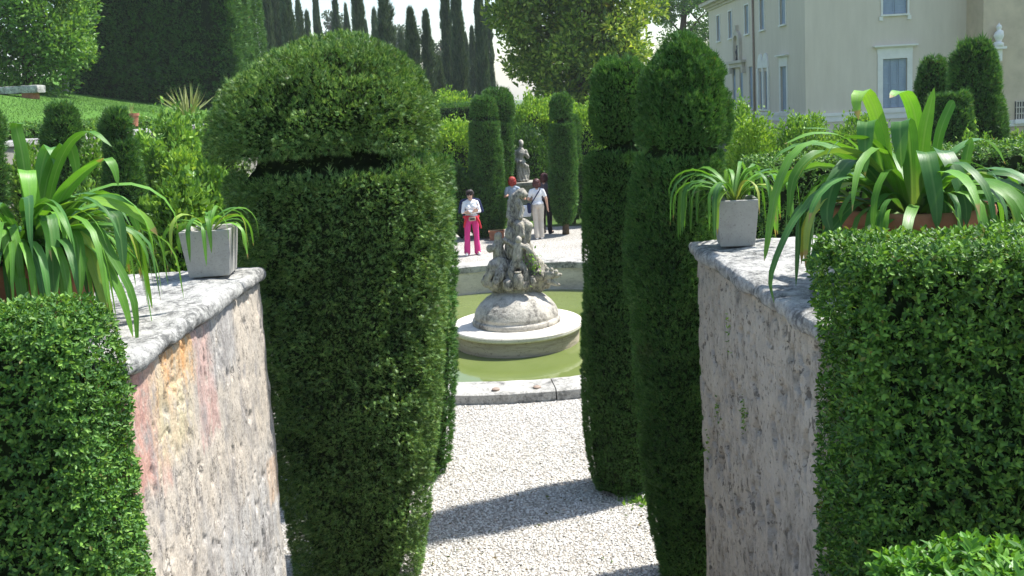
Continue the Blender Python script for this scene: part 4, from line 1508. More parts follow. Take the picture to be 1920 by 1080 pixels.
# woman in pink by the basin, arms folded, facing the camera
pk = person('woman in magenta trousers and white top standing with folded arms', tuple(at(888, 478, 22.8) * [1, 1, 0]), 0.15, 1.64,
            [[(-.09, 0, .88), (-.13, -.01, .48), (-.15, .01, .09), (-.19, -.14, .035)], [(.09, 0, .88), (.10, -.02, .48), (.11, .01, .09), (.15, -.14, .035)]],
            [[(-.17, .01, 1.34), (-.205, -.04, 1.09), (.02, -.175, 1.10), (1, .15, .25), (0, -.3, 1)], [(.17, .01, 1.34), (.205, -.04, 1.09), (-.03, -.155, 1.07), (-1, .1, .2), (0, -.3, 1)]],
            'woman', mat('white_cotton'), mat('magenta_cloth'), hair_short, mat('dark_hair'), 'long', mat('white_cotton'), 0.022, turn=-0.25, head=(-.005, -.03, 1.52))
b = Blob()
b.chain([(-.17, .05, 1.35), (0, .085, 1.37), (.17, .05, 1.35)], [.06, .07, .06])
b.chain([(-.2, .06, 1.33), (-.27, .06, 1.1)], [.06, .045])
b.chain([(.2, .06, 1.33), (.28, .06, 1.08)], [.065, .055])
b.chain([(-.15, .10, 1.3), (-.15, .11, 1.0)], [.07, .06])
b.chain([(.15, .10, 1.3), (.15, .11, 1.0)], [.07, .06])
b.chain([(0, .115, 1.3), (0, .12, 1.0)], [.07, .06])
obj('jacket', b.mesh('jacket', 0.014, 4), mat('navy_cloth'), pk)
b = Blob()
ring = [(.178 * math.cos(a), .012 + .132 * math.sin(a), .965 + .02 * math.sin(2 * a)) for a in np.linspace(0, 2 * math.pi, 17)]
b.chain(ring, [.034] * 17)
b.chain([(.12, -.1, .96), (.17, -.12, .85), (.215, -.1, .68)], [.035, .035, .025])
b.chain([(-.12, -.1, .96), (-.17, -.1, .86), (-.2, -.06, .72)], [.03, .03, .02])
b.chain([(-.1, .14, .95), (-.08, .15, .75)], [.05, .04])
b.chain([(.1, .14, .95), (.08, .15, .75)], [.05, .04])
obj('waist_jacket', b.mesh('waist_jacket', 0.012, 3), mat('red_cloth'), pk)
V, F = rough_box((.17, .07, .11), .02, .003, (9, 9, 9), .025, 3)
po = obj('waist_pouch', mesh_np('waist_pouch', V + [-.0, -.175, .93], F, True), mat('tan_leather'), pk)
MB().box(-.055, .055, -.216, -.209, .91, .945).build('pocket', mat('black_cloth'), po)
mb = MB()
c0, s0 = math.cos(-.25), math.sin(-.25)
Mg = lambda x, y, z: (x * c0 - y * s0 - .005, x * s0 + y * c0 - .03, z + 1.52)
mb.box(-.068, -.008, -.104, -.09, -.012, .034, Mg).box(.008, .068, -.104, -.09, -.012, .034, Mg).box(-.008, .008, -.102, -.092, .015, .028, Mg)
mb.box(-.078, -.07, -.10, .02, .018, .03, Mg).box(.07, .078, -.10, .02, .018, .03, Mg)
mb.build('sunglasses', mat('black_cloth'), pk)

# woman in white t-shirt, seen from behind
wp = at(1011, 447, 24.8)
wt = person('woman in white t-shirt and beige trousers seen from behind', (wp[0], wp[1], 0), math.pi + 0.05, 1.64,
            [[(-.09, 0, .88), (-.08, -.03, .48), (-.075, .03, .09), (-.08, -.12, .035)], [(.09, 0, .88), (.07, .01, .48), (.06, .06, .09), (.07, -.09, .035)]],
            [[(-.17, .01, 1.34), (-.235, .03, 1.09), (-.27, -.02, .86), (-.1, -.1, -1), (.2, -1, 0)], [(.17, .01, 1.34), (.24, -.0, 1.1), (.16, -.2, 1.04), (-.3, -1, .2), (0, 0, 1)]],
            'woman', mat('white_cotton'), mat('beige_cloth'), hair_bob, mat('auburn_hair'), 'short', mat('white_cotton'), 0.01)
mb = MB()
arc = [(-.10, .02, 1.40), (-.08, .11, 1.36), (0.02, .148, 1.22), (.12, .142, 1.07), (.205, .09, .93)]
mb.tube(arc, .016, 6)
sp_ = mb.build('bag_strap', mat('navy_cloth'), wt, True)
V, F = rough_box((.09, .22, .26), .03, .004, (9, 9, 9), .035, 4)
obj('shoulder_bag', mesh_np('shoulder_bag', V + [.235, .06, .86], F, True), mat('navy_cloth'), wt)

# person in dark clothes holding a leaflet, beyond her
dp = at(1026, 437, 25.7)
dk = person('person in dark checked shirt and black trousers holding an open leaflet', (dp[0], dp[1], 0), math.pi - 0.5, 1.70,
            [[(-.09, 0, .88), (-.09, -.01, .48), (-.10, .02, .09), (-.11, -.13, .035)], [(.09, 0, .88), (.09, -.01, .48), (.10, .02, .09), (.12, -.13, .035)]],
            [[(-.17, .01, 1.34), (-.24, -.04, 1.10), (-.16, -.25, 1.2), (.2, -1, .2), (0, 0, 1)], [(.17, .01, 1.34), (.24, -.04, 1.10), (.16, -.25, 1.2), (-.2, -1, .2), (0, 0, 1)]],
            'man', mat('plaid_cloth'), mat('black_cloth'), hair_bob, mat('auburn_hair'), 'short', mat('black_cloth'))
lf = at(1035, 358, 25.75)
mb = MB().box(-.19, 0.0, -.004, .004, -.13, .13).box(0.002, .19, -.01, -.002, -.13, .13)
o = mb.build('leaflet', mat('paper'))
o.location = (lf[0] - 0.02, lf[1], lf[2] - 0.04)
o.rotation_euler = (math.radians(-25), 0, -0.3)
tag(o, 'white leaflet held by the person in dark clothes', 'leaflet')

# red haired person half hidden by the sculpture
rp = at(966, 440, 25.6)
rd = person('red haired person in striped top half hidden behind the fountain figures', (rp[0], rp[1], 0), math.pi - 0.2, 1.66,
            [[(-.09, 0, .88), (-.09, -.01, .48), (-.10, .02, .09), (-.11, -.13, .035)], [(.09, 0, .88), (.09, -.01, .48), (.10, .02, .09), (.12, -.13, .035)]],
            [[(-.17, .01, 1.34), (-.25, .02, 1.10), (-.29, -.12, 1.0), (.0, -1, .0), (0, 0, 1)], [(.17, .01, 1.34), (.24, .0, 1.10), (.2, -.2, 1.1), (-.2, -1, .2), (0, 0, 1)]],
            'woman', mat('stripe_cloth'), mat('beige_cloth'), hair_bob, mat('red_hair'), 'short', mat('black_cloth'))
V, F = rough_box((.26, .14, .32), .04, .008, (7, 7, 7), .05, 4)
bg_ = obj('bag', mesh_np('bag', V, F, True), mat('paper'))
q = at(987, 396, 25.4)
bg_.location = tuple(q)
tag(bg_, 'pale bag carried beside the red haired person', 'bag')

# ================================================================== TOPIARY
topiary('mushroom_topiary', 'huge clipped mushroom topiary with broad dome beside the painted wall', 7.2,
        [(64, 612, 640), (72, 570, 690), (100, 500, 742), (150, 435, 795), (200, 402, 817), (250, 395, 825), (268, 400, 822), (280, 408, 816), (285, 448, 778), (308, 448, 778), (314, 440, 826), (324, 430, 840), (340, 430, 844), (400, 445, 846), (500, 460, 841),
         (600, 472, 834), (700, 484, 828), (800, 498, 818), (900, 525, 806), (1000, 548, 796), (1090, 560, 788), (1180, 580, 775)],
        92000, 0.040, mat('yew'), 0.0, 0.034, 0.11, SPRIG, 0.2, 0.9, 2, foot=0.02, lump=3.0, core_in=0.15, holes=0.24, notch=(283, 311))
topiary('column_topiary', 'tall clipped topiary just behind the huge mushroom topiary', 9.3,
        [(160, 700, 740), (190, 665, 790), (240, 655, 805), (285, 665, 800), (292, 690, 780), (302, 640, 846), (400, 632, 850), (500, 630, 851), (600, 630, 852), (700, 635, 852), (800, 645, 848), (880, 660, 838), (925, 680, 824), (960, 700, 810)],
        16000, 0.06, mat('clipped'), 0.0, 0.03, 0.1, SPRIG, 0.5, 0.6, 3, foot=0.05)
topiary('column_topiary', 'two tier clipped column topiary nearest the grey wall', 6.85,
        [(62, 1270, 1282), (74, 1252, 1302), (90, 1238, 1318), (120, 1219, 1341), (150, 1206, 1354), (200, 1194, 1367), (240, 1190, 1371), (265, 1195, 1365), (276, 1200, 1359), (279, 1209, 1350), (285, 1209, 1350), (288, 1194, 1354), (302, 1188, 1355), (350, 1183, 1352), (450, 1176, 1348), (550, 1179, 1355),
         (650, 1188, 1365), (750, 1195, 1370), (850, 1201, 1372), (950, 1215, 1372), (1050, 1235, 1368), (1090, 1244, 1364), (1200, 1262, 1352)],
        64000, 0.038, mat('clipped'), 0.0, 0.03, 0.1, SPRIG, 1.3, 0.9, 4, foot=0.02, core_in=0.05, notch=(275, 290), notch_in=0.02)
topiary('column_topiary', 'two tier clipped column topiary standing closest to the basin rim', 8.6,
        [(104, 1145, 1175), (112, 1128, 1192), (130, 1114, 1208), (150, 1108, 1216), (200, 1106, 1222), (250, 1110, 1222), (264, 1116, 1218), (270, 1122, 1212), (273, 1132, 1202), (278, 1132, 1202), (281, 1108, 1222), (294, 1102, 1227), (400, 1098, 1230), (500, 1095, 1232), (600, 1092, 1234), (700, 1090, 1235),
         (800, 1096, 1236), (850, 1103, 1236), (900, 1112, 1232), (930, 1126, 1226), (965, 1150, 1215)],
        46000, 0.038, mat('clipped'), 0.0, 0.03, 0.09, SPRIG, 1.3, 0.9, 5, foot=0.03, core_in=0.05, notch=(268, 283), notch_in=0.02)
# beyond the basin
topiary('column_topiary', 'slim tapered topiary behind the woman in magenta trousers', 25.8,
        [(180, 895, 915), (187, 887, 925), (200, 884, 930), (219, 883, 932), (222, 893, 923), (228, 893, 923), (231, 881, 936), (300, 881, 942), (400, 881, 948), (430, 884, 946), (440, 890, 940)],
        15000, 0.085, mat('clipped'), 0.0, 0.02, 0.08, TUFT, 0.8, 0.3, 6, foot=0.05, notch=(218, 232), notch_in=0.05)
topiary('column_topiary', 'domed topiary partly hidden behind the slim tapered one', 28.2,
        [(165, 920, 940), (170, 908, 952), (185, 897, 961), (205, 893, 965), (222, 897, 962), (228, 903, 957), (235, 898, 962), (320, 900, 962), (430, 905, 955)],
        10000, 0.09, mat('clipped'), 0.0, 0.02, 0.08, TUFT, 0.8, 0.3, 7, foot=0.05)
topiary('column_topiary', 'slim topiary on a bare trunk right of the statue', 25.4,
        [(175, 1042, 1060), (182, 1035, 1067), (195, 1031, 1071), (223, 1031, 1072), (226, 1041, 1063), (231, 1041, 1063), (234, 1031, 1077), (300, 1030, 1080), (360, 1031, 1081), (400, 1038, 1078), (418, 1048, 1072)],
        13000, 0.085, mat('clipped'), 0.0, 0.02, 0.09, TUFT, 0.8, 0.3, 8, foot=0.3, notch=(222, 235), notch_in=0.05)
topiary('column_topiary', 'narrow topiary half hidden behind the bare trunk one', 27.5,
        [(215, 1064, 1080), (230, 1060, 1086), (300, 1060, 1088), (410, 1064, 1086)],
        5000, 0.09, mat('clipped'), 0.0, 0.02, 0.07, TUFT, 0.8, 0.3, 9, foot=0.1)
# left, below the lawn
topiary('column_topiary', 'round headed topiary by the bright shrubs under the small pot', 14.0,
        [(203, 208, 228), (210, 196, 238), (225, 189, 246), (242, 188, 247), (255, 196, 246), (261, 204, 240), (268, 198, 254), (300, 197, 262), (350, 197, 272), (395, 200, 282), (560, 206, 290)],
        15000, 0.075, mat('clipped'), 0.0, 0.025, 0.08, TUFT, 0.7, 0.8, 10, foot=0.1)
topiary('column_topiary', 'ragged topiary between the stone bench and the round headed topiary', 14.6,
        [(192, 104, 122), (204, 92, 138), (230, 84, 146), (260, 80, 150), (285, 86, 146), (300, 98, 140), (312, 98, 146), (420, 98, 152), (560, 104, 160)],
        13000, 0.075, mat('clipped'), 0.0, 0.04, 0.08, TUFT, 0.7, 1.0, 11, foot=0.1)
topiary('column_topiary', 'topiary cut by the left picture edge above the large strap leaves', 14.0,
        [(205, -40, -10), (225, -55, 4), (260, -60, 9), (290, -56, 8), (300, -50, 4), (310, -58, 10), (500, -55, 16)],
        9000, 0.075, mat('clipped'), 0.0, 0.025, 0.08, TUFT, 0.7, 0.8, 12, foot=0.1)
# right, in front of the villa
topiary('column_topiary', 'largest dark topiary in front of the villa wing', 17.0,
        [(74, 1815, 1838), (82, 1798, 1852), (100, 1787, 1862), (130, 1782, 1868), (165, 1783, 1869), (178, 1787, 1866), (186, 1783, 1873), (230, 1788, 1880), (290, 1798, 1881), (400, 1800, 1880)],
        15000, 0.08, mat('clipped'), 0.0, 0.03, 0.09, TUFT, 0.8, 1.0, 13, foot=0.1)
topiary('column_topiary', 'smaller domed topiary beside the shuttered villa window', 18.5,
        [(106, 1743, 1757), (113, 1733, 1768), (130, 1723, 1776), (160, 1718, 1781), (195, 1719, 1782), (205, 1724, 1778), (212, 1718, 1784), (300, 1720, 1786), (400, 1722, 1786)],
        9000, 0.08, mat('clipped'), 0.0, 0.03, 0.09, TUFT, 0.8, 1.0, 14, foot=0.1)
topiary('column_topiary', 'flat topped clipped block in front of the two villa topiaries', 16.0,
        [(174, 1746, 1806), (179, 1740, 1813), (200, 1738, 1816), (270, 1737, 1819), (400, 1740, 1820)],
        10000, 0.075, mat('clipped'), 0.0, 0.03, 0.09, TUFT, 0.7, 0.6, 15, foot=0.1)

# ================================================================== CLIPPED HEDGES
box_hedge('box_hedge', 'near boxwood hedge below the painted wall, its end sunlit', (-3.4, 3.5, 1.45), (-1.72, 4.04, 3.05), 3600, 0.029, mat('box_leaf'), 0.16, 0.03, 51, sides='XyZ', back=0.3, flare=0.09, deep=3.2)
box_hedge('box_hedge', 'near boxwood hedge standing against the grey wall', (1.29, 3.38, 1.45), (2.9, 3.95, 3.15), 3300, 0.031, mat('box_leaf_large'), 0.10, 0.025, 52, sides='xyZ', back=0.3, deep=4.0)
box_hedge('box_hedge', 'low fresh green box plants at the foot of the hedge by the grey wall', (0.95, 2.0, 1.45), (2.2, 2.5, 2.50), 1500, 0.04, mat('box_leaf_fresh'), 0.10, 0.05, 53, sides='xYZ', up=0.9)
p0, p1 = at(790, 222, 36), at(905, 195, 36)
box_hedge('clipped_hedge', 'flat topped clipped hedge below the cypress row', (p0[0], 36, 0), (p1[0], 37.5, p1[2] + 0.05), 260, 0.10, mat('clipped'), 0.12, 0.03, 54, TUFT, 'xyZ', 0.8)
p0, p1 = at(1415, 300, 11), at(1500, 300, 11)
box_hedge('clipped_hedge', 'dark clipped hedge behind the right square planter', (p0[0], 10.6, 0), (p1[0] + 3.0, 11.8, p0[2]), 420, 0.055, mat('box_leaf_large'), 0.12, 0.04, 55, SHOOT, 'xyZ', 0.5)

# ================================================================== SHRUBS
def shrub(label, x, ytop, Y, wpx, n, size, m, seed, shoots=0, ry=None, base=0.0, lump=0.22, name='shrub', tpl=LEAF):
    q = at(x, ytop, Y)
    r = wpx / 2 * Y / FPX
    h = (q[2] - base)
    return bush(name, label, (q[0], Y, base), (r, ry or r, h / 1.95), n, size, m, seed, tpl, lump, 0.5, 'shrub', shoots)


shrub('tall light green shrub under the flax plant', 318, 205, 19.5, 165, 9000, 0.13, mat('laurel'), 61, 14, lump=0.35)
shrub('light green shrub tucked behind the mushroom dome left edge', 400, 215, 21, 110, 5000, 0.10, mat('laurel'), 62, 6)
shrub('bright yellow green shrub above the left square planter', 345, 288, 15, 125, 8000, 0.10, mat('laurel_bright'), 63, 0, lump=0.12)
shrub('leafy shrub directly behind the left square planter', 330, 352, 11, 170, 9000, 0.10, mat('laurel'), 64, 6)
shrub('light green shrub crowding the bed beside the round headed topiary', 290, 262, 17.5, 110, 7000, 0.12, mat('laurel'), 69, 8, lump=0.35)
shrub('pale leafed shrub under the dome rim behind the left planter', 395, 330, 12.6, 110, 7000, 0.10, mat('laurel'), 89, 4, lump=0.3)
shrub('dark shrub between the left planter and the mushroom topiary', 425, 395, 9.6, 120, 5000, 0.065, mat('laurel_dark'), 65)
shrub('shrub between the ragged and the round headed topiary', 170, 262, 16.5, 90, 5000, 0.09, mat('laurel'), 66, 5)
shrub('shrub behind the strap leaves by the left picture edge', 45, 282, 16, 110, 5000, 0.09, mat('laurel'), 67, 5)
shrub('shrub hidden behind the large left strap leaf plant', 150, 350, 12, 170, 6000, 0.08, mat('laurel'), 68)
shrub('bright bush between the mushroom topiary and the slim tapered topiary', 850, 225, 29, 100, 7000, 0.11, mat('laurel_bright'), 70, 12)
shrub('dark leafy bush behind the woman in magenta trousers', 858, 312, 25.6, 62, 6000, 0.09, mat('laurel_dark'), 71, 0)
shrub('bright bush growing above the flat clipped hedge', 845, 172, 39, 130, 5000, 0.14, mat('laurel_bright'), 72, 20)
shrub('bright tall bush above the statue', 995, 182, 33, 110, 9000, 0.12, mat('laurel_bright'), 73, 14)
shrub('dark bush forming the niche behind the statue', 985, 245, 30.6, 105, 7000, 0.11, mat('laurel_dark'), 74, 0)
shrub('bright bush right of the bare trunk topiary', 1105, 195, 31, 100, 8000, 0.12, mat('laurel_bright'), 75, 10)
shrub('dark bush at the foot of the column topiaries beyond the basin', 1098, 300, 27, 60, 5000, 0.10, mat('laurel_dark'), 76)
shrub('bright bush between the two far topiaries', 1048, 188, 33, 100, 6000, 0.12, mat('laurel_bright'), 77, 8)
shrub('bright bush beside the right column topiary below the villa', 1415, 226, 14.5, 130, 9000, 0.075, mat('laurel_bright'), 80, 8)
shrub('green bush below the villa corner', 1500, 222, 19, 140, 8000, 0.09, mat('laurel'), 81, 14)
shrub('green bush under the shuttered villa window', 1610, 226, 21, 150, 7000, 0.10, mat('laurel'), 82, 12)
shrub('tall thin young shrub against the long villa side', 1388, 192, 22, 50, 2500, 0.10, mat('laurel'), 83, 10)
shrub('low bright bush left of the large right strap leaf plant', 1470, 300, 12.5, 120, 6000, 0.075, mat('laurel'), 84, 4)
shrub('green bush at the foot of the villa topiaries', 1830, 268, 14.5, 130, 8000, 0.08, mat('laurel'), 85, 14)
shrub('pale bush below the grille of the villa wing', 1915, 255, 17, 110, 6000, 0.08, mat('laurel'), 86, 10)
shrub('green bush behind the large right strap leaf plant', 1730, 290, 13, 170, 7000, 0.08, mat('laurel'), 87, 4)
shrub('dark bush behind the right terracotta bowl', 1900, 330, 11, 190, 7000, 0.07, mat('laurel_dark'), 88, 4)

# ================================================================== TREES
tree('magnolia_tree', 'broad magnolia tree with glossy yellow green leaves', (3.65, 43, 0), (0, 0, 7.6), (3.75, 3.0, 4.6), 200, 0.85, 66000, 0.25, mat('magnolia_leaf'), 91, 0.22, LEAF, shell=0.25)
q = at(1290, 20, 84)
tree('deciduous_tree', 'tall loose leafy tree beside the villa cornice', (q[0] - 1.0, 84, 0), (1.0, 0, q[2] + 1), (3.3, 3, 5.2), 80, 0.95, 16000, 0.28, mat('hornbeam_leaf'), 92, 0.3, LEAF)

# cypress row: three shapes, copied
def cypress_proto(seed, n, loose):
    rng = np.random.default_rng(seed)
    root = thing('cypress_tree', 'x', 'tree', (0, 0, 0), 0, 'row of cypresses behind the garden')
    t_ = rng.random(n) ** 0.85
    prof = np.interp(t_, [0, .06, .2, .5, .8, .93, 1], [.35, .75, 1, .95, .62, .3, .03])
    an = rng.random(n) * 6.283
    lum = 1 + loose * fbm(np.stack([np.cos(an) * 1.3, np.sin(an) * 1.3, t_ * 16], -1), 3, seed)
    rr = prof * lum * (0.55 + 0.45 * rng.random(n) ** 0.5)
    P = np.stack([np.cos(an) * rr, np.sin(an) * rr, t_ * 12 + 0.3], -1)
    D = np.stack([np.cos(an) * .5, np.sin(an) * .5, np.full(n, 1.0)], -1) + rng.normal(size=(n, 3)) * 0.35
    V, F = scatter(P, D, rng.uniform(.3, .75, n), TUFT, rng)
    obj('crown', mesh_np('crown', V, F), mat('cypress'), root)
    MB().tube([(0, 0, 0), (0, 0, 5), (0.05, 0, 11.3)], [.16, .13, .03], 7).build('trunk', mat('bark'), root, True)
    return root


protos = [cypress_proto(101, 7000, 0.35), cypress_proto(102, 6000, 0.55), cypress_proto(103, 4200, 0.75)]
CY = [(509, -60, 20, 64, 0), (526, -90, 22, 66, 1), (547, -70, 22, 63, 0), (568, 5, 19, 74, 1), (583, 26, 16, 80, 2), (601, -30, 14, 82, 0), (637, -8, 17, 76, 2), (656, 14, 13, 90, 1), (679, -70, 22, 64, 0), (691, 42, 11, 92, 2),
      (708, 22, 16, 86, 1), (728, -40, 30, 58, 2), (776, 22, 27, 56, 1), (804, 26, 24, 58, 2), (842, -50, 20, 66, 1), (862, -60, 21, 63, 0), (876, 66, 11, 90, 0), (888, 55, 15, 80, 1), (905, -70, 18, 62, 0), (919, 0, 14, 78, 2),
      (755, 62, 18, 72, 2), (822, 110, 22, 60, 2)]
cy_lab = ['leftmost cypress, beside the sunlit end of the tall hedge', 'second cypress from the tall hedge end, very tall', 'third tall cypress from the tall hedge end', 'shorter pointed cypress right of the three tall leftmost ones',
          'slight cypress just left of a thin isolated column', 'thin isolated cypress column left of the pale round tree', 'narrow cypress right of the pale round tree', 'slight low pointed cypress between two taller ones above the dome',
          'broad dark smooth cypress column above the dome centre', 'smallest pointed cypress right of the broad dark column', 'pointed cypress left of the ragged open one', 'ragged open cypress with sky showing through its top',
          'full cypress with its tip in view, left of a twin', 'forked cypress with its tip in view, right of the full one', 'left of the two very tall slender cypresses', 'right of the two very tall slender cypresses',
          'tiny distant pointed cypress right of the slender pair', 'short distant cypress left of the tall column by the magnolia', 'tall cypress column nearest the magnolia', 'cypress tip half hidden by magnolia leaves',
          'low loose cypress between the ragged and the full one', 'bushy low cypress in front of the slender pair']
used = set()
for (x, ty, wpx, Y, k), lab in zip(CY, cy_lab):
    o = protos[k] if k not in used else copy_tree(protos[k])
    used.add(k)
    q = at(x, max(ty, -120), Y)
    base = 0.0
    o.location = (float(at(x, 120, Y)[0]), Y, base)
    s_ = wpx / 2 * 1.1 * Y / FPX
    o.scale = (s_, s_, (q[2] - base) / 12.3)
    o.rotation_euler = (0, 0, (x * 0.7) % 6.28)
    o['label'] = lab
# pale rounded trees far behind the cypresses
for (x, y, Y, r, lab) in ((620, 62, 150, 2.4, 'pale round tree in the gap between thin cypresses'), (750, 84, 150, 2.6, 'pale hazy tree between the ragged and the full cypress'), (826, 105, 150, 2.6, 'pale green tree left of the slender cypress pair'),
                          (660, 92, 160, 3.4, 'distant pale tree just above the dome top')):
    q = at(x, y, Y)
    tree('distant_tree', lab, (q[0], Y, 0), (0, 0, q[2]), (r, r, r * 1.2), 16, r * 0.42, 2600, 0.5, mat('far_leaf'), int(x), 0.25, LEAF, 'pale trees on the far slope')

# ================================================================== POTTED PLANTS
def catmull(pts, n):
    p = np.array(pts, float)
    p = np.concatenate([[2 * p[0] - p[1]], p, [2 * p[-1] - p[-2]]])
    out = []
    m = len(p) - 3
    for t_ in np.linspace(0, m - 1e-6, n):
        i = int(t_)
        f = t_ - i
        a, b, c_, d_ = p[i:i + 4]
        out.append(0.5 * ((2 * b) + (c_ - a) * f + (2 * a - 5 * b + 4 * c_ - d_) * f * f + (3 * b - a - 3 * c_ + d_) * f ** 3))
    return np.array(out)


def strap(parent, pts, width, m, side=None, twist=0.0, n=13, fold=0.16):
    """one long strap leaf along pts (parent space), gutter shaped, tapering to a point"""
    c_ = catmull(pts, n)
    T = unit(np.gradient(c_, axis=0))
    if side is None:
        h = c_[-1] - c_[0]
        side = np.array([-h[1], h[0], 0.0])
        if np.linalg.norm(side) < 1e-3:
            side = np.array([1.0, 0, 0])
    side = unit(np.array(side, float))
    u = np.linspace(0, 1, n)
    S = np.tile(side, (n, 1))
    S = unit(S - T * (S * T).sum(1, keepdims=True))
    N = np.cross(S, T)
    a = twist * u
    S2 = S * np.cos(a)[:, None] + N * np.sin(a)[:, None]
    N2 = np.cross(S2, T)
    wd = width * 0.5 * np.interp(u, [0, .12, .45, .75, .92, 1], [.62, .8, 1, .86, .45, .02])
    f = fold * wd * np.interp(u, [0, .5, 1], [1.6, 1, .6])
    V = np.concatenate([c_ - S2 * wd[:, None] + N2 * f[:, None] * np.sign(N2[:, 2:3].mean() + 1e-6), c_, c_ + S2 * wd[:, None] + N2 * f[:, None] * np.sign(N2[:, 2:3].mean() + 1e-6)])
    F = []
    for i in range(n - 1):
        F += [(i, n + i, n + i + 1, i + 1), (n + i, 2 * n + i, 2 * n + i + 1, n + i + 1)]
    me = mesh_np('leaf', V, np.array(F), True)
    uv = me.uv_layers.new(name='UVMap')
    li = np.array(F).ravel()
    uv.data.foreach_set('uv', np.stack([(li // n) / 2.0, (li % n) / (n - 1.0)], -1).astype(np.float32).ravel())
    return obj('leaf', me, m, parent)


def arc_leaf(parent, rng, base, az, length, el0, droop, width, m, kink=0.0):
    """leaf leaving base at elevation el0 and bending over under its weight"""
    k = 8
    p = [np.array(base, float)]
    el = el0
    for i in range(k):
        t_ = (i + 1) / k
        el -= droop * (0.25 + 1.5 * t_) / k + (kink if i == 4 else 0)
        el = max(el, -1.5)
        a = az + 0.12 * math.sin(i * 1.3 + az * 3)
        p.append(p[-1] + length / k * np.array([math.cos(a) * math.cos(el), math.sin(a) * math.cos(el), math.sin(el)]))
    return strap(parent, p, width, m, (-math.sin(az), math.cos(az), 0), rng.normal() * 0.6, 12)


def bowl(parent, r, h, soil_z):
    V, F = lathe([(0.02, 0), (r * 0.62, 0), (r * 0.70, 0.02), (r * 0.90, h * 0.80), (r * 0.93, h * 0.82), (r * 1.0, h * 0.84), (r * 1.02, h * 0.92), (r * 1.0, h), (r * 0.92, h), (r * 0.88, h * 0.9), (r * 0.86, soil_z - 0.01)], 44, 0.004, 6, 3, 2)
    obj('pot', mesh_np('pot', V, F, True), mat('terracotta'), parent)
    V, F = lathe([(r * 0.88, soil_z), (r * 0.4, soil_z + 0.03), (0.01, soil_z + 0.04)], 30, 0.02, 9, 4, 3)
    obj('soil', mesh_np('soil', V, F, True), mat('soil'), parent)


WT = 2.775
# ---- large plant on the grey wall
PR = np.array([2.02, 4.62, WT])
pl = thing('potted_plant', 'large strap leaved plant in terracotta bowl on the grey wall', 'potted plant', tuple(PR))
bowl(pl, 0.375, 0.385, 0.33)
rng = np.random.default_rng(7)


def lp(x, y, dy=0.0):
    return at(x, y, PR[1] + dy) - PR


G, GD = mat('strap_leaf'), mat('strap_leaf_deep')
hand_leaves = [
    ([(1672, 400, 0), (1662, 300, -.05), (1645, 220, -.08), (1622, 172, -.1), (1606, 185, -.16), (1610, 225, -.18)], .085, G),
    ([(1718, 400, 0), (1722, 300, .02), (1716, 220, .02), (1700, 178, 0), (1682, 172, -.05), (1668, 184, -.08)], .085, G),
    ([(1722, 390, .0), (1728, 300, -.02), (1735, 240, -.04), (1752, 164, -.06)], .085, G),
    ([(1745, 380, .05), (1760, 260, .08), (1782, 200, .1), (1790, 190, .1)], .06, G),
    ([(1690, 400, 0), (1655, 320, -.1), (1640, 255, -.15), (1625, 228, -.2), (1622, 270, -.24), (1622, 330, -.26)], .105, GD),
    ([(1712, 400, -.05), (1708, 310, -.1), (1702, 245, -.15), (1688, 228, -.22), (1688, 270, -.26), (1690, 316, -.26)], .105, GD),
    ([(1730, 385, -.1), (1732, 320, -.2), (1735, 285, -.28), (1745, 320, -.36), (1755, 380, -.4), (1757, 432, -.42)], .10, GD),
    ([(1745, 385, -.1), (1755, 310, -.15), (1765, 282, -.2), (1790, 320, -.3), (1810, 380, -.36), (1812, 425, -.38)], .10, GD),
    ([(1690, 400, -.1), (1640, 330, -.15), (1600, 300, -.2), (1565, 340, -.28), (1550, 400, -.34), (1560, 440, -.36)], .095, GD),
    ([(1680, 390, 0), (1620, 300, -.05), (1550, 265, -.1), (1490, 285, -.15), (1455, 360, -.2), (1440, 450, -.22), (1433, 490, -.22)], .06, G),
    ([(1680, 390, 0), (1610, 310, .0), (1540, 285, -.05), (1490, 330, -.1), (1478, 410, -.12)], .07, G),
    ([(1680, 385, .05), (1600, 270, .05), (1530, 250, .05), (1470, 270, .05)], .05, G),
    ([(1690, 395, .05), (1630, 280, .1), (1560, 245, .12), (1500, 240, .12)], .05, G),
    ([(1650, 420, -.1), (1560, 350, -.15), (1500, 400, -.25), (1470, 450, -.3), (1445, 520, -.32), (1452, 570, -.3)], .055, GD),
    ([(1670, 400, -.15), (1610, 380, -.25), (1560, 430, -.35), (1530, 480, -.4), (1520, 520, -.4)], .07, GD),
    ([(1690, 400, -.2), (1650, 420, -.34), (1600, 470, -.42)], .08, GD),
    ([(1665, 395, -.2), (1655, 400, -.34), (1657, 450, -.42)], .08, G),
    ([(1760, 385, 0), (1830, 360, -.1), (1900, 365, -.15), (1960, 420, -.2)], .08, GD),
    ([(1760, 385, -.1), (1830, 420, -.25), (1880, 440, -.32), (1920, 470, -.35)], .085, GD),
    ([(1755, 380, .05), (1800, 340, .1), (1815, 280, .12), (1822, 258, .12)], .06, G),
    ([(1760, 385, 0), (1800, 370, -.2), (1850, 400, -.3), (1870, 440, -.36)], .085, GD),
    ([(1750, 380, .1), (1840, 380, .1), (1900, 340, .1), (1950, 330, .08)], .075, GD),
]
for pts, wd, m_ in hand_leaves:
    P3 = [lp(*a) for a in pts]
    wd *= 0.84
    strap(pl, P3, wd, m_, side=np.cross(np.array(P3[-1]) - P3[0], (0, 1, 0.0)) if False else (0.94 * math.cos(wd * 40), 0.34, 0.05), twist=float(rng.normal() * 0.35), n=14)
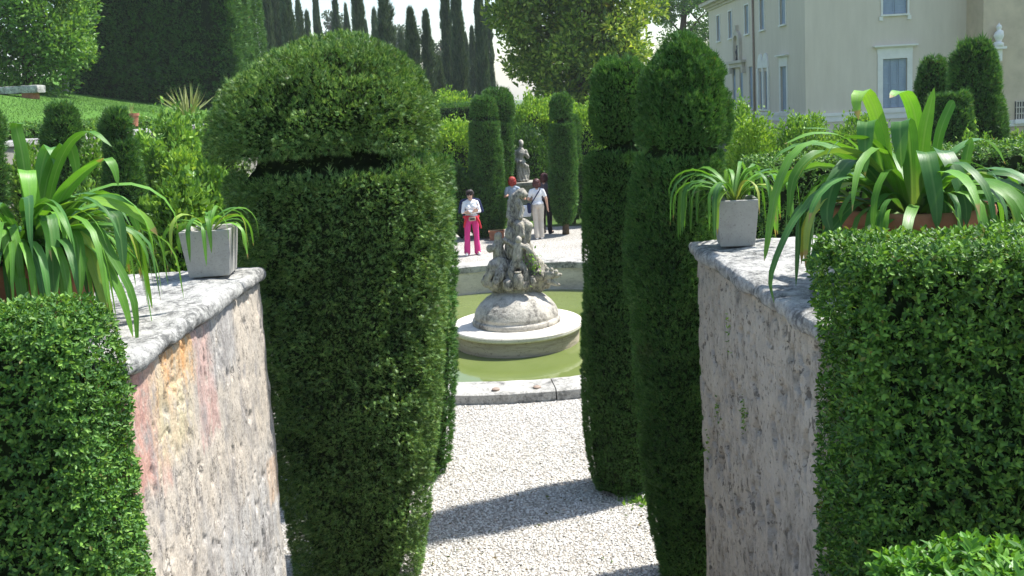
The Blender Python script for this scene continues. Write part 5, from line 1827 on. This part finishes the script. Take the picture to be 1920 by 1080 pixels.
for k in range(95):
    az = rng.uniform(0, 6.283)
    r0 = rng.uniform(0.02, 0.16)
    arc_leaf(pl, rng, (math.cos(az) * r0, math.sin(az) * r0, 0.34), az + rng.normal() * 0.2, rng.uniform(0.5, 0.95), rng.uniform(0.6, 1.35), rng.uniform(1.6, 3.3), rng.uniform(0.032, 0.062), G if rng.random() < 0.5 else GD, rng.choice([0, 0, 0.5]))

# ---- large plant on the painted wall
PL = np.array([-2.42, 4.62, WT])
pl = thing('potted_plant', 'large strap leaved plant in terracotta bowl on the painted wall', 'potted plant', tuple(PL))
bowl(pl, 0.375, 0.385, 0.33)


def lq(x, y, dy=0.0):
    return at(x, y, PL[1] + dy) - PL


hand_leaves = [
    ([(60, 460, 0), (50, 350, 0), (40, 280, 0), (30, 235, 0), (42, 232, -.02)], .06, G),
    ([(80, 460, 0), (100, 340, -.02), (130, 270, -.03), (170, 247, -.05), (210, 275, -.06)], .045, G),
    ([(85, 460, -.05), (110, 380, -.1), (150, 330, -.12), (195, 296, -.14)], .075, G),
    ([(85, 460, -.05), (130, 350, -.08), (190, 300, -.1), (212, 310, -.12), (222, 350, -.12)], .05, G),
    ([(85, 460, -.1), (110, 395, -.15), (160, 375, -.2), (220, 385, -.22), (270, 410, -.25), (296, 442, -.25)], .06, G),
    ([(85, 460, -.1), (130, 385, -.1), (200, 370, -.12), (240, 385, -.12), (255, 420, -.12), (262, 435, -.12)], .05, GD),
    ([(85, 470, -.15), (80, 420, -.25), (90, 405, -.3), (98, 450, -.36), (100, 520, -.4), (105, 560, -.42)], .07, GD),
    ([(90, 470, -.1), (110, 430, -.2), (140, 440, -.28), (150, 500, -.34), (150, 560, -.36)], .06, G),
    ([(95, 460, -.05), (160, 400, -.1), (215, 400, -.15), (228, 460, -.18), (232, 510, -.2)], .06, GD),
    ([(95, 460, -.05), (170, 420, -.15), (210, 480, -.2), (250, 560, -.25), (258, 660, -.25)], .04, G),
    ([(95, 460, -.05), (160, 430, -.15), (200, 500, -.2), (230, 560, -.22), (250, 635, -.22)], .05, G),
    ([(90, 460, -.1), (150, 440, -.2), (180, 510, -.25), (200, 570, -.28), (212, 600, -.28)], .055, G),
    ([(40, 460, -.1), (60, 430, -.2), (20, 440, -.3), (-10, 480, -.35)], .06, GD),
    ([(30, 460, -.2), (5, 430, -.3), (20, 490, -.38), (48, 560, -.4)], .05, GD),
    ([(80, 460, -.1), (60, 370, -.15), (50, 320, -.2), (55, 350, -.26), (58, 420, -.28)], .08, G),
    ([(70, 460, 0), (90, 330, .02), (125, 270, .03), (140, 300, .04), (145, 340, .04)], .06, G),
    ([(75, 460, .05), (75, 340, .05), (90, 280, .06), (104, 290, .04), (108, 330, .0)], .07, GD),
]
for pts, wd, m_ in hand_leaves:
    P3 = [lq(*a) for a in pts]
    strap(pl, P3, wd, m_, side=(0.85, 0.5, 0.1), twist=float(rng.normal() * 0.4), n=14)
for k in range(150):
    az = rng.uniform(-2.2, 1.5) if k % 4 else rng.uniform(0, 6.283)
    r0 = rng.uniform(0.02, 0.18)
    arc_leaf(pl, rng, (math.cos(az) * r0, math.sin(az) * r0, 0.34), az + rng.normal() * 0.25, rng.uniform(0.5, 1.0), rng.uniform(0.7, 1.4), rng.uniform(2.2, 3.8), rng.uniform(0.026, 0.048), G if rng.random() < 0.7 else GD, rng.choice([0, 0, 0.4]))


# ---- square concrete planters
def square_planter(label, corner, rz, w_, h_, seed, n, lmin, lmax):
    root = thing('square_planter', label, 'potted plant', corner, rz)
    mb = MB()
    a, b_ = w_ * 0.40, w_ * 0.5
    th = 0.022
    ai = a - th
    bi = b_ - th
    outer0 = [(-a, -a, 0), (a, -a, 0), (a, a, 0), (-a, a, 0)]
    outer1 = [(-b_, -b_, h_), (b_, -b_, h_), (b_, b_, h_), (-b_, b_, h_)]
    inn1 = [(-bi, -bi, h_), (bi, -bi, h_), (bi, bi, h_), (-bi, bi, h_)]
    inn0 = [(-ai, -ai, h_ * 0.7), (ai, -ai, h_ * 0.7), (ai, ai, h_ * 0.7), (-ai, ai, h_ * 0.7)]
    F = [(3, 2, 1, 0)]
    for k in range(4):
        k2 = (k + 1) % 4
        F += [(k, k2, 4 + k2, 4 + k), (4 + k, 4 + k2, 8 + k2, 8 + k), (8 + k, 8 + k2, 12 + k2, 12 + k)]
    mb.add(outer0 + outer1 + inn1 + inn0, F)
    pot = mb.build('pot', mat('grey_concrete'), root)
    bv = pot.modifiers.new('bevel', 'BEVEL')
    bv.width = 0.006
    bv.segments = 2
    V, F = lathe([(bi * 1.25, h_ * .9), (bi * .6, h_ * .93), (0.01, h_ * .95)], 4, 0.0)
    V = V @ np.array([[math.cos(.785), -math.sin(.785), 0], [math.sin(.785), math.cos(.785), 0], [0, 0, 1]]).T
    obj('soil', mesh_np('soil', V, F), mat('soil'), root)
    rng = np.random.default_rng(seed)
    for k in range(n):
        az = rng.uniform(0, 6.283)
        r0 = rng.uniform(0.0, 0.05)
        arc_leaf(root, rng, (math.cos(az) * r0, math.sin(az) * r0, h_ * .93), az, rng.uniform(lmin, lmax), rng.uniform(0.8, 1.45), rng.uniform(2.4, 4.2), rng.uniform(0.022, 0.038), G if rng.random() < 0.75 else GD, rng.choice([0, 0.4]))
    return root


q = at(404, 500, 6.03)
sp1 = square_planter('grey square concrete planter with sparse strap leaves on the painted wall', (q[0], 5.98, WT + 0.004), 0.10, 0.315, 0.30, 201, 24, 0.3, 0.56)
q = at(1378, 446, 6.0)
sp2 = square_planter('brownish square concrete planter with drooping strap leaves on the grey wall', (q[0], 5.98, WT + 0.004), -0.12, 0.27, 0.30, 202, 44, 0.4, 0.78)

# flat terracotta trough by the slim topiary beyond the basin
q = at(932, 436, 26.0)
tr = thing('terracotta_trough', 'small brown trough at the foot of the slim tapered topiary', 'planter', (q[0], 25.1, 0))
mb = MB().box(-.2, .2, -.12, .12, 0, .2).box(-.22, .22, -.14, .14, .202, .25)
mb.build('trough', mat('terracotta'), tr)
MB().box(-.19, .19, -.11, .11, .252, .258).build('soil', mat('soil'), tr)

# ================================================================== AIR
V_, F_ = [(x, y, z) for z in (-2.0, 24.0) for y in (-1260.0, 1300.0) for x in (-1280.0, 1280.0)], [(0, 2, 3, 1), (4, 5, 7, 6), (0, 1, 5, 4), (2, 6, 7, 3), (0, 4, 6, 2), (1, 3, 7, 5)]
hm = bpy.data.materials.new('air')
hm.use_nodes = True
hm.node_tree.nodes.remove(hm.node_tree.nodes['Principled BSDF'])
pv = hm.node_tree.nodes.new('ShaderNodeVolumePrincipled')
pv.inputs['Color'].default_value = (0.9, 0.95, 1.0, 1)
pv.inputs['Density'].default_value = 0.00045
hm.node_tree.links.new(pv.outputs[0], hm.node_tree.nodes['Material Output'].inputs['Volume'])
hz = obj('haze', mesh_py('haze', V_, F_), hm)
tag(hz, 'thin summer haze in the air over the garden', 'haze')
hz['kind'] = 'stuff'
